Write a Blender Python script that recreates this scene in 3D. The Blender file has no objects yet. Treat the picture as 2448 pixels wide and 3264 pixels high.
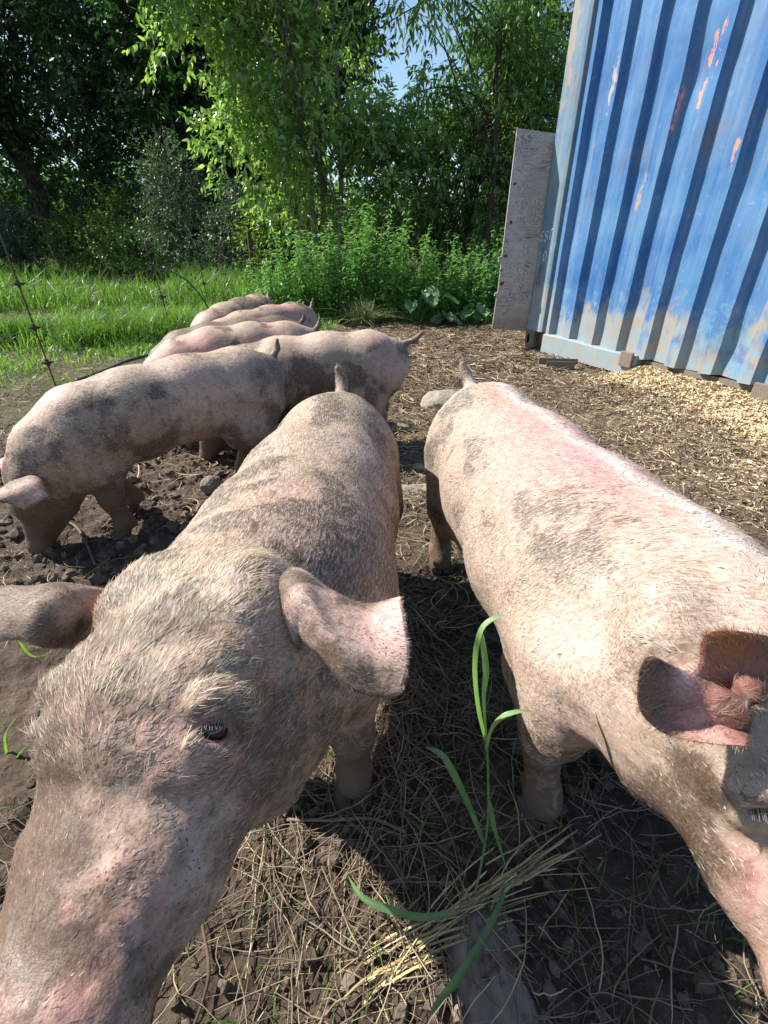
import bpy, math, random
import numpy as np
from mathutils import Vector, Matrix, Euler
S = bpy.context.scene
COL = S.collection
rng = np.random.default_rng(7)
random.seed(7)
R = math.radians

# ------------------------------------------------------------ camera, sky, sun, exposure
F_PX, PITCH, CAM_Z = 470.0, 30.1, 1.0
cd = bpy.data.cameras.new('camera'); cam = bpy.data.objects.new('camera', cd); COL.objects.link(cam)
cd.sensor_fit = 'VERTICAL'; cd.sensor_height = 24.0; cd.lens = 24.0 * F_PX / 1024.0
cd.clip_start = 0.01; cd.clip_end = 2000
cam.location = (0, 0, CAM_Z); cam.rotation_euler = (R(90 - PITCH), 0, 0)
S.camera = cam
SUN_DIR = Vector((-.925, .36, .95)).normalized()
W = bpy.data.worlds.new('World'); S.world = W; W.use_nodes = True
nt = W.node_tree; nt.nodes.clear()
sky = nt.nodes.new('ShaderNodeTexSky'); sky.sky_type = 'NISHITA'; sky.sun_disc = False
sky.sun_elevation = math.asin(SUN_DIR.z); sky.sun_rotation = math.atan2(SUN_DIR.x, SUN_DIR.y)
sky.dust_density = .6; sky.air_density = 1.0; sky.ozone_density = 1.5
bg = nt.nodes.new('ShaderNodeBackground'); bg.inputs[1].default_value = .088
wo = nt.nodes.new('ShaderNodeOutputWorld')
# thin white cloud in the sky, laid out by direction
tc = nt.nodes.new('ShaderNodeTexCoord'); cn = nt.nodes.new('ShaderNodeTexNoise')
cn.inputs['Scale'].default_value = 3.2; cn.inputs['Detail'].default_value = 6; cn.inputs['Roughness'].default_value = .55
cr = nt.nodes.new('ShaderNodeMapRange'); cr.inputs[1].default_value = .56; cr.inputs[2].default_value = .74
cr.inputs[4].default_value = .3
cm = nt.nodes.new('ShaderNodeMix'); cm.data_type = 'RGBA'
cm.inputs[7].default_value = (7.5, 7.8, 8.2, 1)
nt.links.new(tc.outputs['Generated'], cn.inputs['Vector']); nt.links.new(cn.outputs[0], cr.inputs[0])
nt.links.new(cr.outputs[0], cm.inputs[0]); nt.links.new(sky.outputs[0], cm.inputs[6])
sx = nt.nodes.new('ShaderNodeMix'); sx.data_type = 'RGBA'; sx.blend_type = 'MULTIPLY'; sx.inputs[0].default_value = 1; sx.inputs[7].default_value = (.97, 1.03, 1.0, 1)
nt.links.new(cm.outputs[2], sx.inputs[6]); nt.links.new(sx.outputs[2], bg.inputs[0]); nt.links.new(bg.outputs[0], wo.inputs[0])
sd = bpy.data.lights.new('sun', 'SUN'); sun = bpy.data.objects.new('sun', sd); COL.objects.link(sun)
sd.energy = 5.0; sd.angle = R(.5); sd.color = (1, .955, .88)
sun.rotation_euler = SUN_DIR.to_track_quat('Z', 'Y').to_euler()
V = S.view_settings; V.view_transform = 'Standard'; V.look = 'None'; V.gamma = 1; V.use_curve_mapping = False
V.exposure = 1.03
S.cycles.max_bounces = 6; S.cycles.transparent_max_bounces = 6; S.cycles.use_denoising = True

# ------------------------------------------------------------ helpers
TH = R(PITCH)
def ray(x, y):
    u = 512 - y
    return np.array([x - 384, F_PX * math.cos(TH) + u * math.sin(TH), -F_PX * math.sin(TH) + u * math.cos(TH)])
def at(x, y, d):                      # a point seen at (x, y) at real depth d
    return np.array([0, 0, CAM_Z]) + ray(x, y) * d / F_PX
def ground_at(x, y, z=0.0):
    r = ray(x, y); return np.array([0, 0, CAM_Z]) + r * (z - CAM_Z) / r[2]
def prop(o, label=None, cat=None, group=None, kind=None):
    if label: o['label'] = label
    if cat: o['category'] = cat
    if group: o['group'] = group
    if kind: o['kind'] = kind
    return o
def empty(name, loc, rz=0, **k):
    o = bpy.data.objects.new(name, None); COL.objects.link(o); o.location = loc; o.rotation_euler = (0, 0, rz)
    o.empty_display_size = .1
    return prop(o, **k)
def mesh(name, v, faces, mat, parent=None, smooth=True, attrs=None, normals=None, **k):
    """faces: list of (n, m) int arrays"""
    v = np.asarray(v, np.float32)
    me = bpy.data.meshes.new(name)
    faces = [np.asarray(f, np.int32) for f in faces if len(f)]
    loops = np.concatenate([f.ravel() for f in faces])
    tot = np.concatenate([np.full(len(f), f.shape[1], np.int32) for f in faces])
    st = np.concatenate([[0], np.cumsum(tot)[:-1]]).astype(np.int32)
    me.vertices.add(len(v)); me.vertices.foreach_set('co', v.ravel())
    me.loops.add(len(loops)); me.loops.foreach_set('vertex_index', loops)
    me.polygons.add(len(tot)); me.polygons.foreach_set('loop_start', st); me.polygons.foreach_set('loop_total', tot)
    me.polygons.foreach_set('use_smooth', np.full(len(tot), smooth))
    me.update(calc_edges=True)
    for an, a in (attrs or {}).items():
        a = np.asarray(a, np.float32)
        if a.ndim == 1:
            at_ = me.attributes.new(an, 'FLOAT', 'POINT'); at_.data.foreach_set('value', a)
        else:
            if a.shape[1] == 3: a = np.concatenate([a, np.ones((len(a), 1), np.float32)], 1)
            at_ = me.attributes.new(an, 'FLOAT_COLOR', 'POINT'); at_.data.foreach_set('color', a.ravel())
    if normals is not None:
        me.normals_split_custom_set_from_vertices(np.asarray(normals, np.float32))
    o = bpy.data.objects.new(name, me); COL.objects.link(o)
    if mat: me.materials.append(mat)
    if parent: o.parent = parent
    return prop(o, **k)
class MB:
    def __init__(s): s.v = []; s.f = {}; s.a = []; s.n = 0
    def add(s, v, f, a=None):
        v = np.asarray(v, float).reshape(-1, 3)
        for ff in (f if isinstance(f, list) else [f]):
            ff = np.asarray(ff); s.f.setdefault(ff.shape[1], []).append(ff + s.n)
        s.v.append(v); s.n += len(v)
        s.a.append(np.zeros(len(v)) if a is None else np.broadcast_to(a, (len(v),)))
        return s
    def box(s, c, h, M=None):
        c = np.array(c, float); h = np.array(h, float)
        p = np.array([[x, y, z] for x in (-1, 1) for y in (-1, 1) for z in (-1, 1)], float) * h + c
        if M is not None: p = p @ M[:, :3].T + M[:, 3]
        return s.add(p, np.array([[0, 1, 3, 2], [4, 6, 7, 5], [0, 4, 5, 1], [2, 3, 7, 6], [0, 2, 6, 4], [1, 5, 7, 3]]))
    def build(s, name, mat, parent=None, smooth=False, attr=None, **k):
        fs = [np.concatenate(x) for x in s.f.values()]
        return mesh(name, np.concatenate(s.v), fs, mat, parent, smooth, attrs={attr: np.concatenate(s.a)} if attr else None, **k)
def bevel(o, w, n=2):
    m = o.modifiers.new('b', 'BEVEL'); m.width = w; m.segments = n; m.limit_method = 'ANGLE'; return o

# value noise
_tab = rng.random(4096).astype(np.float32)
def _h(i, j, k): return _tab[(i * 73856093 ^ j * 19349663 ^ k * 83492791) & 4095]
def noise(p, sc=1.0, off=0.0):
    p = np.asarray(p, float) * sc + off + 1000.0
    if p.shape[-1] == 2: p = np.concatenate([p, np.full(p.shape[:-1] + (1,), 7.3)], -1)
    i = np.floor(p).astype(np.int64); f = p - i; f = f * f * (3 - 2 * f)
    x, y, z = i[..., 0], i[..., 1], i[..., 2]; u, v, w = f[..., 0], f[..., 1], f[..., 2]
    L = lambda a, b, t: a + (b - a) * t
    return L(L(L(_h(x, y, z), _h(x + 1, y, z), u), L(_h(x, y + 1, z), _h(x + 1, y + 1, z), u), v),
             L(L(_h(x, y, z + 1), _h(x + 1, y, z + 1), u), L(_h(x, y + 1, z + 1), _h(x + 1, y + 1, z + 1), u), v), w)
def fbm(p, sc=1.0, oc=4, off=0.0):
    s, a, t = 0, 1, 0
    for k in range(oc): s = s + a * noise(p, sc * 2 ** k, off + 17.1 * k); t += a; a *= .5
    return s / t
def nrm(a): return a / np.maximum(np.linalg.norm(a, axis=-1, keepdims=True), 1e-9)
def sstep(a, b, x): t = np.clip((x - a) / (b - a), 0, 1); return t * t * (3 - 2 * t)

def ribbons(P, wd, Wv, faces_only=False):
    """P (N,K,3) centre lines, wd (N,K) half widths, Wv (N,3)|(N,K,3) side vectors -> v, quads"""
    N, K = P.shape[:2]
    if Wv.ndim == 2: Wv = np.repeat(Wv[:, None], K, 1)
    a = P + Wv * wd[..., None]; b = P - Wv * wd[..., None]
    v = np.stack([a, b], 2).reshape(-1, 3)
    base = (np.arange(N) * K * 2)[:, None] + (np.arange(K - 1) * 2)[None]
    q = np.stack([base, base + 1, base + 3, base + 2], -1).reshape(-1, 4)
    return v, q
def tubes(P, r, n=5, cap=True):
    """P (N,K,3), r (N,K)"""
    N, K = P.shape[:2]
    T = nrm(np.gradient(P, axis=1))
    ref = np.where(np.abs(T[..., 2:3]) > .8, np.array([1., 0, 0]), np.array([0, 0, 1.]))
    A = nrm(np.cross(T, ref)); B = np.cross(T, A)
    an = np.linspace(0, 2 * np.pi, n, endpoint=False)
    v = P[:, :, None] + r[:, :, None, None] * (A[:, :, None] * np.cos(an)[:, None] + B[:, :, None] * np.sin(an)[:, None])
    idx = np.arange(N * K * n).reshape(N, K, n)
    q = np.stack([idx[:, :-1], np.roll(idx, -1, 2)[:, :-1], np.roll(idx, -1, 2)[:, 1:], idx[:, 1:]], -1).reshape(-1, 4)
    return v.reshape(-1, 3), q[:, ::-1]
def tube_pts(pts, r, n=8, m=None):
    pts = np.asarray(pts, float)
    if m:
        t = np.linspace(0, len(pts) - 1, m); pts = catmull(pts, t)
        r = np.interp(t, np.arange(len(np.atleast_1d(r))), r) if np.ndim(r) else np.full(m, r)
    r = np.broadcast_to(np.asarray(r, float), (len(pts),))
    v, q = tubes(pts[None], r[None], n)
    e = len(v); c = np.array([pts[0], pts[-1]]); v = np.concatenate([v, c])
    k = np.arange(n); t1 = np.stack([np.full(n, e), k, (k + 1) % n], -1); l = e - n
    t2 = np.stack([np.full(n, e + 1), l + (k + 1) % n, l + k], -1)
    return v, [q, np.concatenate([t1, t2])]
def catmull(p, t):
    n = len(p); i = np.clip(np.floor(t).astype(int), 0, n - 2); u = (t - i)[:, None]
    g = lambda k: p[np.clip(k, 0, n - 1)]
    a, b, c, d = g(i - 1), g(i), g(i + 1), g(i + 2)
    return .5 * (2 * b + (c - a) * u + (2 * a - 5 * b + 4 * c - d) * u ** 2 + (3 * b - a - 3 * c + d) * u ** 3)

# ------------------------------------------------------------ materials
def mat(name, rough=.8, col=(.5, .5, .5), spec=.3, **kw):
    m = bpy.data.materials.new(name); m.use_nodes = True; t = m.node_tree
    b = t.nodes['Principled BSDF']; b.inputs['Roughness'].default_value = rough
    b.inputs['Specular IOR Level'].default_value = spec
    b.inputs['Base Color'].default_value = (*col, 1)
    for k, v in kw.items(): b.inputs[k.replace('_', ' ')].default_value = v
    return m, t, b
class NB:
    """tiny node builder"""
    def __init__(s, t): s.t = t; s.n = t.nodes; s.l = t.links
    def put(s, inp, v):
        if hasattr(v, 'is_linked') or hasattr(v, 'links'): s.l.new(v, inp)
        elif isinstance(v, (tuple, list)): inp.default_value = (*v, 1) if len(v) == 3 and inp.type == 'RGBA' else v
        else: inp.default_value = v
    def obj(s): return s.n.new('ShaderNodeTexCoord').outputs['Object']
    def attr(s, name, fac=False):
        a = s.n.new('ShaderNodeAttribute'); a.attribute_name = name; return a.outputs['Fac' if fac else 'Color']
    def noise(s, vec, sc, det=4, ro=.6, dist=0):
        a = s.n.new('ShaderNodeTexNoise'); s.l.new(vec, a.inputs['Vector']); a.inputs['Scale'].default_value = sc
        a.inputs['Detail'].default_value = det; a.inputs['Roughness'].default_value = ro; a.inputs['Distortion'].default_value = dist
        return a.outputs[0]
    def voro(s, vec, sc, feat='F1'):
        a = s.n.new('ShaderNodeTexVoronoi'); a.feature = feat; s.l.new(vec, a.inputs['Vector']); a.inputs['Scale'].default_value = sc
        return a.outputs[0]
    def mapping(s, vec, sc=(1, 1, 1), rot=(0, 0, 0), loc=(0, 0, 0)):
        a = s.n.new('ShaderNodeMapping'); s.l.new(vec, a.inputs[0]); a.inputs[1].default_value = loc
        a.inputs[2].default_value = rot; a.inputs[3].default_value = sc; return a.outputs[0]
    def rng(s, v, a, b, c=0, d=1, smooth=False):
        m = s.n.new('ShaderNodeMapRange'); s.l.new(v, m.inputs[0])
        if smooth: m.interpolation_type = 'SMOOTHSTEP'
        for i, x in enumerate((a, b, c, d)): m.inputs[i + 1].default_value = x
        return m.outputs[0]
    def math(s, op, a, b=None):
        m = s.n.new('ShaderNodeMath'); m.operation = op; s.put(m.inputs[0], a)
        if b is not None: s.put(m.inputs[1], b)
        return m.outputs[0]
    def mix(s, f, a, b, mode='MIX'):
        m = s.n.new('ShaderNodeMix'); m.data_type = 'RGBA'; m.blend_type = mode
        s.put(m.inputs[0], f); s.put(m.inputs[6], a); s.put(m.inputs[7], b); return m.outputs[2]
    def sep(s, vec):
        m = s.n.new('ShaderNodeSeparateXYZ'); s.l.new(vec, m.inputs[0]); return m.outputs
    def bump(s, h, st=.3, dist=.01, norm=None):
        m = s.n.new('ShaderNodeBump'); s.l.new(h, m.inputs['Height']); m.inputs['Strength'].default_value = st
        m.inputs['Distance'].default_value = dist
        if norm is not None: s.l.new(norm, m.inputs['Normal'])
        return m.outputs[0]

def leafmat(name, cols, trans=.35, rough=.45, spec=.5, attr='r', tcol=(1.05, 1.3, .6)):
    """foliage: diffuse with light let through; colour varies from leaf to leaf"""
    m, t, b = mat(name, rough, spec=spec); n = NB(t)
    r = n.attr(attr, True)
    c = n.mix(n.rng(r, 0, .6), cols[0], cols[1]); c = n.mix(n.rng(r, .6, 1), c, cols[2])
    t.links.new(c, b.inputs['Base Color'])
    tr = t.nodes.new('ShaderNodeBsdfTranslucent')
    t.links.new(n.mix(1.0, c, tcol, 'MULTIPLY'), tr.inputs[0])
    mx = t.nodes.new('ShaderNodeMixShader'); mx.inputs[0].default_value = trans
    t.links.new(b.outputs[0], mx.inputs[1]); t.links.new(tr.outputs[0], mx.inputs[2])
    t.links.new(mx.outputs[0], t.nodes['Material Output'].inputs[0])
    return m
def varmat(name, cols, rough=.8, spec=.3, attr='r', bump=None):
    m, t, b = mat(name, rough, spec=spec); n = NB(t)
    r = n.attr(attr, True)
    c = n.mix(n.rng(r, 0, .5), cols[0], cols[1]); c = n.mix(n.rng(r, .5, 1), c, cols[2])
    c = n.mix(n.rng(n.noise(n.obj(), 60, 3), .3, .7, 0, .5), c, n.mix(1.0, c, (.55, .5, .45), 'MULTIPLY'))
    t.links.new(c, b.inputs['Base Color'])
    if bump: t.links.new(n.bump(n.noise(n.obj(), bump, 4), .5, .003), b.inputs['Normal'])
    return m
# ------------------------------------------------------------ ground
def soil_h(x, y):
    """height of the trodden pen floor and the rough field round it"""
    p = np.stack([x, y], -1)
    d = np.hypot(x, y)
    near = 1 - sstep(6, 14, d)
    h = (fbm(p, .9, 3) - .5) * .05
    h = h + near * ((fbm(p, 7, 3, 3.3) - .5) * .055 + (fbm(p, 26, 3, 9.1) - .5) * .045)
    tr = sstep(.45, .75, fbm(p, 3.1, 2, 40)) * near
    h = h - tr * .022
    far = sstep(8, 40, d)
    h = h + far * ((fbm(p, .15, 3, 5) - .5) * .8)
    return h
def axis(lo, hi, st, far, g=1.09):
    a = list(np.arange(lo, hi, st)); s = st; p = a[-1]
    while p < far: s *= g; p += s; a.append(p)
    s = st; p = a[0]; b = []
    while p > -far: s *= g; p -= s; b.append(p)
    return np.array(b[::-1] + a)
gx = axis(-1.5, 2.3, .0125, 700); gy = axis(-.1, 2.7, .0125, 700)
GX, GY = np.meshgrid(gx, gy); gz = soil_h(GX, GY)
gv = np.stack([GX, GY, gz], -1).reshape(-1, 3)
ii = np.arange(gv.shape[0]).reshape(GX.shape)
gq = np.stack([ii[:-1, :-1], ii[:-1, 1:], ii[1:, 1:], ii[1:, :-1]], -1).reshape(-1, 4)
def grass_mask(x, y):
    """1 where green ground cover grows (beyond the fence and in the field), 0 in the pen"""
    p = np.stack([x, y], -1)
    edge = -1.45 - .25 * (y - 3.4) * 0 + .55 * (fbm(p, 1.3, 3, 2) - .5)
    m = sstep(0, .5, edge - x) * sstep(2.5, 3.3, y + .6 * (fbm(p, 1.7, 2, 8) - .5))
    m = np.maximum(m, sstep(5.2, 6.4, y + x * .25 + .8 * (fbm(p, 1.1, 3, 12) - .5)) * sstep(-.3, -1.1, x))
    m = np.maximum(m, sstep(6.8, 7.6, y))
    return m
gm = grass_mask(GX, GY).ravel()
pen_straw = sstep(-.6, .5, GX + .3 * (GY - 2)).ravel() * sstep(.9, 2.2, GY).ravel()
M_soil, t, b = mat('soil', .9, spec=.2); n = NB(t); o = n.obj()
n1 = n.noise(o, 2.2, 5, .65); n2 = n.noise(o, 28, 6, .7); n3 = n.noise(o, 160, 5, .7)
c = n.mix(n.rng(n1, .35, .65), (.055, .038, .028), (.115, .082, .060))
c = n.mix(n.rng(n2, .45, .75), c, (.165, .125, .092))
c = n.mix(n.rng(n3, .5, .8, 0, .6), c, (.04, .028, .022))
c = n.mix(n.math('MULTIPLY', n.attr('straw', True), n.rng(n2, .3, .6, .25, .85)), c, (.22, .165, .108))
c = n.mix(n.math('MULTIPLY', n.attr('grass', True), n.rng(n2, .35, .6, .15, .75)), c, (.085, .095, .035))
t.links.new(c, b.inputs['Base Color'])
bp = n.bump(n2, .9, .02); bp = n.bump(n3, .9, .006, bp); bp = n.bump(n.voro(o, 60), .5, .006, bp)
t.links.new(bp, b.inputs['Normal'])
mesh('ground', gv, [gq], M_soil, attrs={'grass': gm, 'straw': pen_straw}, kind='structure')

# ------------------------------------------------------------ loose stuff on the ground
def scatter(N, x0, x1, y0, y1, dens=None):
    x = rng.uniform(x0, x1, N); y = rng.uniform(y0, y1, N)
    if dens is not None:
        k = rng.random(N) < dens(x, y); x, y = x[k], y[k]
    return x, y
def stalks(x, y, L, w, lift=.01, K=5, bend=.35, tilt=.18):
    N = len(x); a = rng.uniform(0, 2 * np.pi, N); t = np.linspace(-.5, .5, K)
    cv = rng.normal(0, bend, N)
    dx, dy = np.cos(a), np.sin(a)
    px = x[:, None] + L[:, None] * (dx[:, None] * t - dy[:, None] * cv[:, None] * (t ** 2 - .1))
    py = y[:, None] + L[:, None] * (dy[:, None] * t + dx[:, None] * cv[:, None] * (t ** 2 - .1))
    base = soil_h(px, py)
    z = np.maximum(base, base.mean(1, keepdims=True) + L[:, None] * t * rng.normal(0, tilt, N)[:, None]) + rng.uniform(.0, lift, N)[:, None] + .0015
    P = np.stack([px, py, z], -1)
    tw = rng.uniform(-.9, .9, N)
    Wv = np.stack([-dy * np.cos(tw), dx * np.cos(tw), np.sin(tw)], -1)
    prof = np.interp(np.linspace(0, 1, K), [0, .12, .8, 1], [.7, 1, .9, .35])
    return P, w[:, None] * prof, Wv
M_straw = varmat('straw', ((.14, .105, .07), (.30, .235, .15), (.60, .49, .31)), .6, .35)
M_litter = varmat('trodden_straw', ((.06, .042, .03), (.24, .175, .11), (.62, .50, .33)), .8, .25)
def litter_dens(x, y):
    p = np.stack([x, y], -1)
    d = sstep(-.5, .6, x + .3 * (y - 1.4)) * .95 + .12
    d = d * (.35 + .65 * sstep(.35, .6, fbm(p, 2.6, 3, 21)))
    return d * (1 - .85 * grass_mask(x, y))
x, y = scatter(120000, -2.2, 3.0, 1.0, 7.2, litter_dens)
L = .02 + .16 * rng.random(len(x)) ** 2; w = rng.uniform(.0009, .0024, len(x)) * (1 + .25 * np.clip(y - 1.5, 0, 3))
P, wd, Wv = stalks(x, y, L, w, .026, 6, .9, .22); v, q = ribbons(P, wd, Wv)
mesh('straw_litter', v, [q], M_litter, attrs={'r': np.repeat(rng.beta(1.1, 1.5, len(x)), 12)}, kind='stuff',
     label='dry trodden straw spread over the pen floor', cat='straw')
def near_dens(x, y):
    p = np.stack([x, y], -1)
    return .25 + .75 * sstep(.4, .6, fbm(p, 5, 2, 31)) * np.exp(-((x - .12) / .30) ** 2 - ((y - .62) / .42) ** 2)
x, y = scatter(15000, -.75, .95, .08, 1.9, near_dens)
L = rng.uniform(.03, .19, len(x)); w = rng.uniform(.0004, .0013, len(x))
P, wd, Wv = stalks(x, y, L, w, .022, 9, .32, .18)
P[..., :2] += (rng.normal(0, .004, P.shape)[..., :2]).cumsum(1) * .35
v, q = tubes(P, wd, 5)
mesh('hay_strands', v, [q], M_straw, attrs={'r': np.repeat(rng.beta(1.1, 2.4, len(x)), 45)}, kind='stuff',
     label='tangled dry hay strands on bare soil between the two near pigs', cat='hay')
# fine root crumbs
x, y = scatter(14000, -1.5, 1.1, .1, 3.0, lambda x, y: .4 + .6 * (fbm(np.stack([x, y], -1), 6, 2, 77) > .5))
L = rng.uniform(.006, .035, len(x)); w = rng.uniform(.0004, .0011, len(x))
P, wd, Wv = stalks(x, y, L, w, .006, 3, .6, .3); v, q = ribbons(P, wd, Wv)
mesh('chaff', v, [q], M_litter, attrs={'r': np.repeat(rng.beta(1.2, 1.6, len(x)), 6)}, kind='stuff',
     label='short broken bits of straw and root in the soil', cat='chaff')

x, y = scatter(16000, -4.6, -.9, 2.2, 6.6, lambda x, y: .3 + .7 * (fbm(np.stack([x, y], -1), 2.5, 3, 79) > .5))
L = .02 + .14 * rng.random(len(x)) ** 2; w = rng.uniform(.001, .0028, len(x)); P, wd, Wv = stalks(x, y, L, w, .02, 5, .8, .25); v, q = ribbons(P, wd, Wv)
mesh('dead_grass', v, [q], M_litter, attrs={'r': np.repeat(rng.beta(1.3, 1.4, len(x)), 10)}, kind='stuff', label='dead flattened grass on the bare ground under the fence', cat='grass')

# soil clods
ico_v = None
def ico():
    import bmesh
    bm = bmesh.new(); bmesh.ops.create_icosphere(bm, subdivisions=2, radius=1)
    v = np.array([q.co[:] for q in bm.verts]); f = np.array([[q.index for q in g.verts] for g in bm.faces]); bm.free(); return v, f
IV, IF = ico()
def clods(N, x0, x1, y0, y1, rmin, rmax, dens=None, sink=.35):
    x, y = scatter(N, x0, x1, y0, y1, dens); N = len(x)
    r = rmin * (rmax / rmin) ** (rng.random(N) ** 2.2)
    sc = rng.uniform(.55, 1.15, (N, 1, 3)) * r[:, None, None]
    v = IV[None] * (1 + .8 * (noise(IV[None] * 1.5 + rng.uniform(0, 90, (N, 1, 3))) - .5)[..., None])
    v = v * (1 + .55 * (noise(IV[None] * 3 + rng.uniform(0, 90, (N, 1, 3))) - .5)[..., None])
    a = rng.uniform(0, 6.28, N); ca, sa = np.cos(a)[:, None], np.sin(a)[:, None]
    v = v * sc; v = np.stack([v[..., 0] * ca - v[..., 1] * sa, v[..., 0] * sa + v[..., 1] * ca, v[..., 2]], -1)
    v = v + np.stack([x, y, soil_h(x, y) + r * (.6 - sink)], -1)[:, None]
    f = (IF[None] + (np.arange(N) * len(IV))[:, None, None]).reshape(-1, 3)
    return v.reshape(-1, 3), f, N
M_clod, t, b = mat('clod', .9, spec=.2); n = NB(t); o = n.obj()
c = n.mix(n.rng(n.attr('r', True), 0, 1), (.075, .055, .042), (.20, .155, .12)); c = n.mix(n.rng(n.noise(o, 90, 5), .4, .7), c, (.10, .075, .058))
t.links.new(c, b.inputs['Base Color']); t.links.new(n.bump(n.noise(o, 180, 5), .8, .004), b.inputs['Normal'])
v, f, N = clods(5200, -.75, 1.0, .08, 1.3, .0025, .016, lambda x, y: .15 + .85 * sstep(.42, .6, fbm(np.stack([x, y], -1), 4, 2, 55)))
v2, f2, N2 = clods(4200, -2.0, -.2, 1.0, 3.4, .005, .03, lambda x, y: .15 + .85 * sstep(.42, .6, fbm(np.stack([x, y], -1), 3, 2, 58)))
mesh('soil_clods', np.concatenate([v, v2]), [np.concatenate([f, f2 + len(v)])], M_clod, smooth=False,
     attrs={'r': np.repeat(rng.random(N + N2), len(IV))}, kind='stuff', label='crumbly dark soil clods rooted up by the pigs', cat='soil')

# rocks
M_rock, t, b = mat('rock', .85, spec=.25); n = NB(t); o = n.obj()
c = n.mix(n.rng(n.noise(o, 6, 5), .35, .7), (.30, .255, .205), (.46, .40, .33)); c = n.mix(n.rng(n.noise(o, 35, 6, .7), .5, .75), c, (.15, .12, .095))
t.links.new(c, b.inputs['Base Color']); t.links.new(n.bump(n.noise(o, 22, 8, .7), .8, .02), b.inputs['Normal'])
M_rock2, t, b = mat('dark_rock', .85, spec=.25); n = NB(t); o = n.obj()
c = n.mix(n.rng(n.noise(o, 9, 5), .35, .7), (.17, .15, .12), (.28, .25, .20)); t.links.new(c, b.inputs['Base Color'])
t.links.new(n.bump(n.noise(o, 30, 8, .7), .8, .015), b.inputs['Normal'])
import bmesh
def rock(loc, sc, rz, seed, label, m=None, flat=0.0, cuts=7):
    bm = bmesh.new(); bmesh.ops.create_icosphere(bm, subdivisions=5, radius=1)
    v = np.array([q.co[:] for q in bm.verts]); f = np.array([[q.index for q in g.verts] for g in bm.faces]); bm.free()
    r_ = np.random.default_rng(seed)
    for k in range(cuts):                                      # facets
        d = nrm(r_.normal(0, 1, 3)); h = r_.uniform(.55, .85); e = v @ d - h
        v = v - np.outer(np.clip(e, 0, None) * .92, d)
    v = v * (1 + .22 * (fbm(v, 1.6, 4, seed) - .5)[:, None] + .06 * (fbm(v, 8, 3, seed) - .5)[:, None])
    v = v * np.array(sc)
    o = mesh('rock', v, [f], m or M_rock, label=label, cat='rock'); o.location = loc; o.rotation_euler = (r_.uniform(-.1, .1), 0, rz); return o
rock((.44, 3.17, .02), (.19, .15, .12), .2, 3, 'large pale angular rock beyond the rump of the right pig')
rock((.17, 1.93, -.025), (.155, .10, .07), .1, 11, 'flat pale stone sunk in the soil between the two near pigs', flat=.5)
rock((.17, 2.13, .012), (.045, .032, .03), .5, 5, 'small reddish stone in shade just behind the flat pale stone', M_rock2)
rock((-.795, 1.93, .02), (.052, .045, .05), 1.2, 8, 'rounded grey stone in the soil under the rooting pig', M_rock2)
rock((-.745, 1.80, .0), (.04, .035, .022), .3, 9, 'small low stone in front of the rounded grey stone')
rock((.11, 2.75, .01), (.05, .04, .03), .3, 14, 'small stone beside the hind trotters of the pig with the upturned tail', M_rock2)
# weathered plank half buried at the feet of the camera
M_plank, t, b = mat('weathered_plank', .85, spec=.2); n = NB(t); o = n.obj()
g = n.noise(n.mapping(o, (26, 2.2, 14)), 1, 6, .7, .6); c = n.mix(n.rng(g, .3, .7), (.16, .13, .105), (.30, .255, .21))
c = n.mix(n.rng(n.noise(o, 26, 4), .55, .7), c, (.07, .055, .042)); t.links.new(c, b.inputs['Base Color'])
t.links.new(n.bump(g, .6, .004), b.inputs['Normal'])
px = np.linspace(-1, 1, 40); py = np.linspace(-1, 1, 60); PX, PY = np.meshgrid(px, py)
hw_ = .088 * (1 - .25 * PY) * (1 + .10 * (noise(np.stack([PY * 3, PY * 0], -1)) - .5))
pz = .022 - .035 * np.abs(PX) ** 3 + .022 * (fbm(np.stack([PX * 3, PY * 1.2], -1), 2, 4, 6) - .5) - .03 * sstep(.6, 1, PY)
pv = np.stack([PX * hw_, PY * .16, pz], -1).reshape(-1, 3); ii = np.arange(len(pv)).reshape(PX.shape)
pq = np.stack([ii[:-1, :-1], ii[:-1, 1:], ii[1:, 1:], ii[1:, :-1]], -1).reshape(-1, 4)
o = mesh('wood_plank', pv, [pq], M_plank, label='weathered grey plank half buried in soil in the foreground', cat='plank')
o.location = (.17, .235, -.006); o.rotation_euler = (0, 0, .12)
sm = o.modifiers.new('s', 'SOLIDIFY'); sm.thickness = .03; sm.offset = -1

# sticks and roots lying about
M_stick = varmat('stick_bark', ((.10, .075, .055), (.2, .15, .11), (.3, .22, .16)), .8, .2, bump=90)
def stick(pts, r, label):
    v, f = tube_pts(pts, r, 7, 24)
    v = v + (noise(v, 60)[:, None] - .5) * .0015
    mesh('stick', v, f, M_stick, attrs={'r': np.full(len(v), rng.random())}, label=label, cat='stick')
def gp(x, y, z=.012):
    p = ground_at(x, y); p[2] = float(soil_h(p[0], p[1])) + z; return p
stick([gp(288, 822), gp(330, 828), gp(372, 826), gp(405, 838)], .0032, 'thin brown stick on bare soil right of the near snout')
stick([gp(205, 930), gp(212, 975), gp(204, 1005), gp(190, 1040)], [.003, .003, .002], 'pale stick lying under the chin of the near pig')
stick([gp(48, 520), gp(75, 528), gp(88, 548), gp(95, 565)], [.008, .006, .004], 'curved root in the soil behind the near left ear')
stick([gp(30, 552), gp(60, 545), gp(110, 540)], .003, 'thin straight twig beside the rooting snout')

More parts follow.
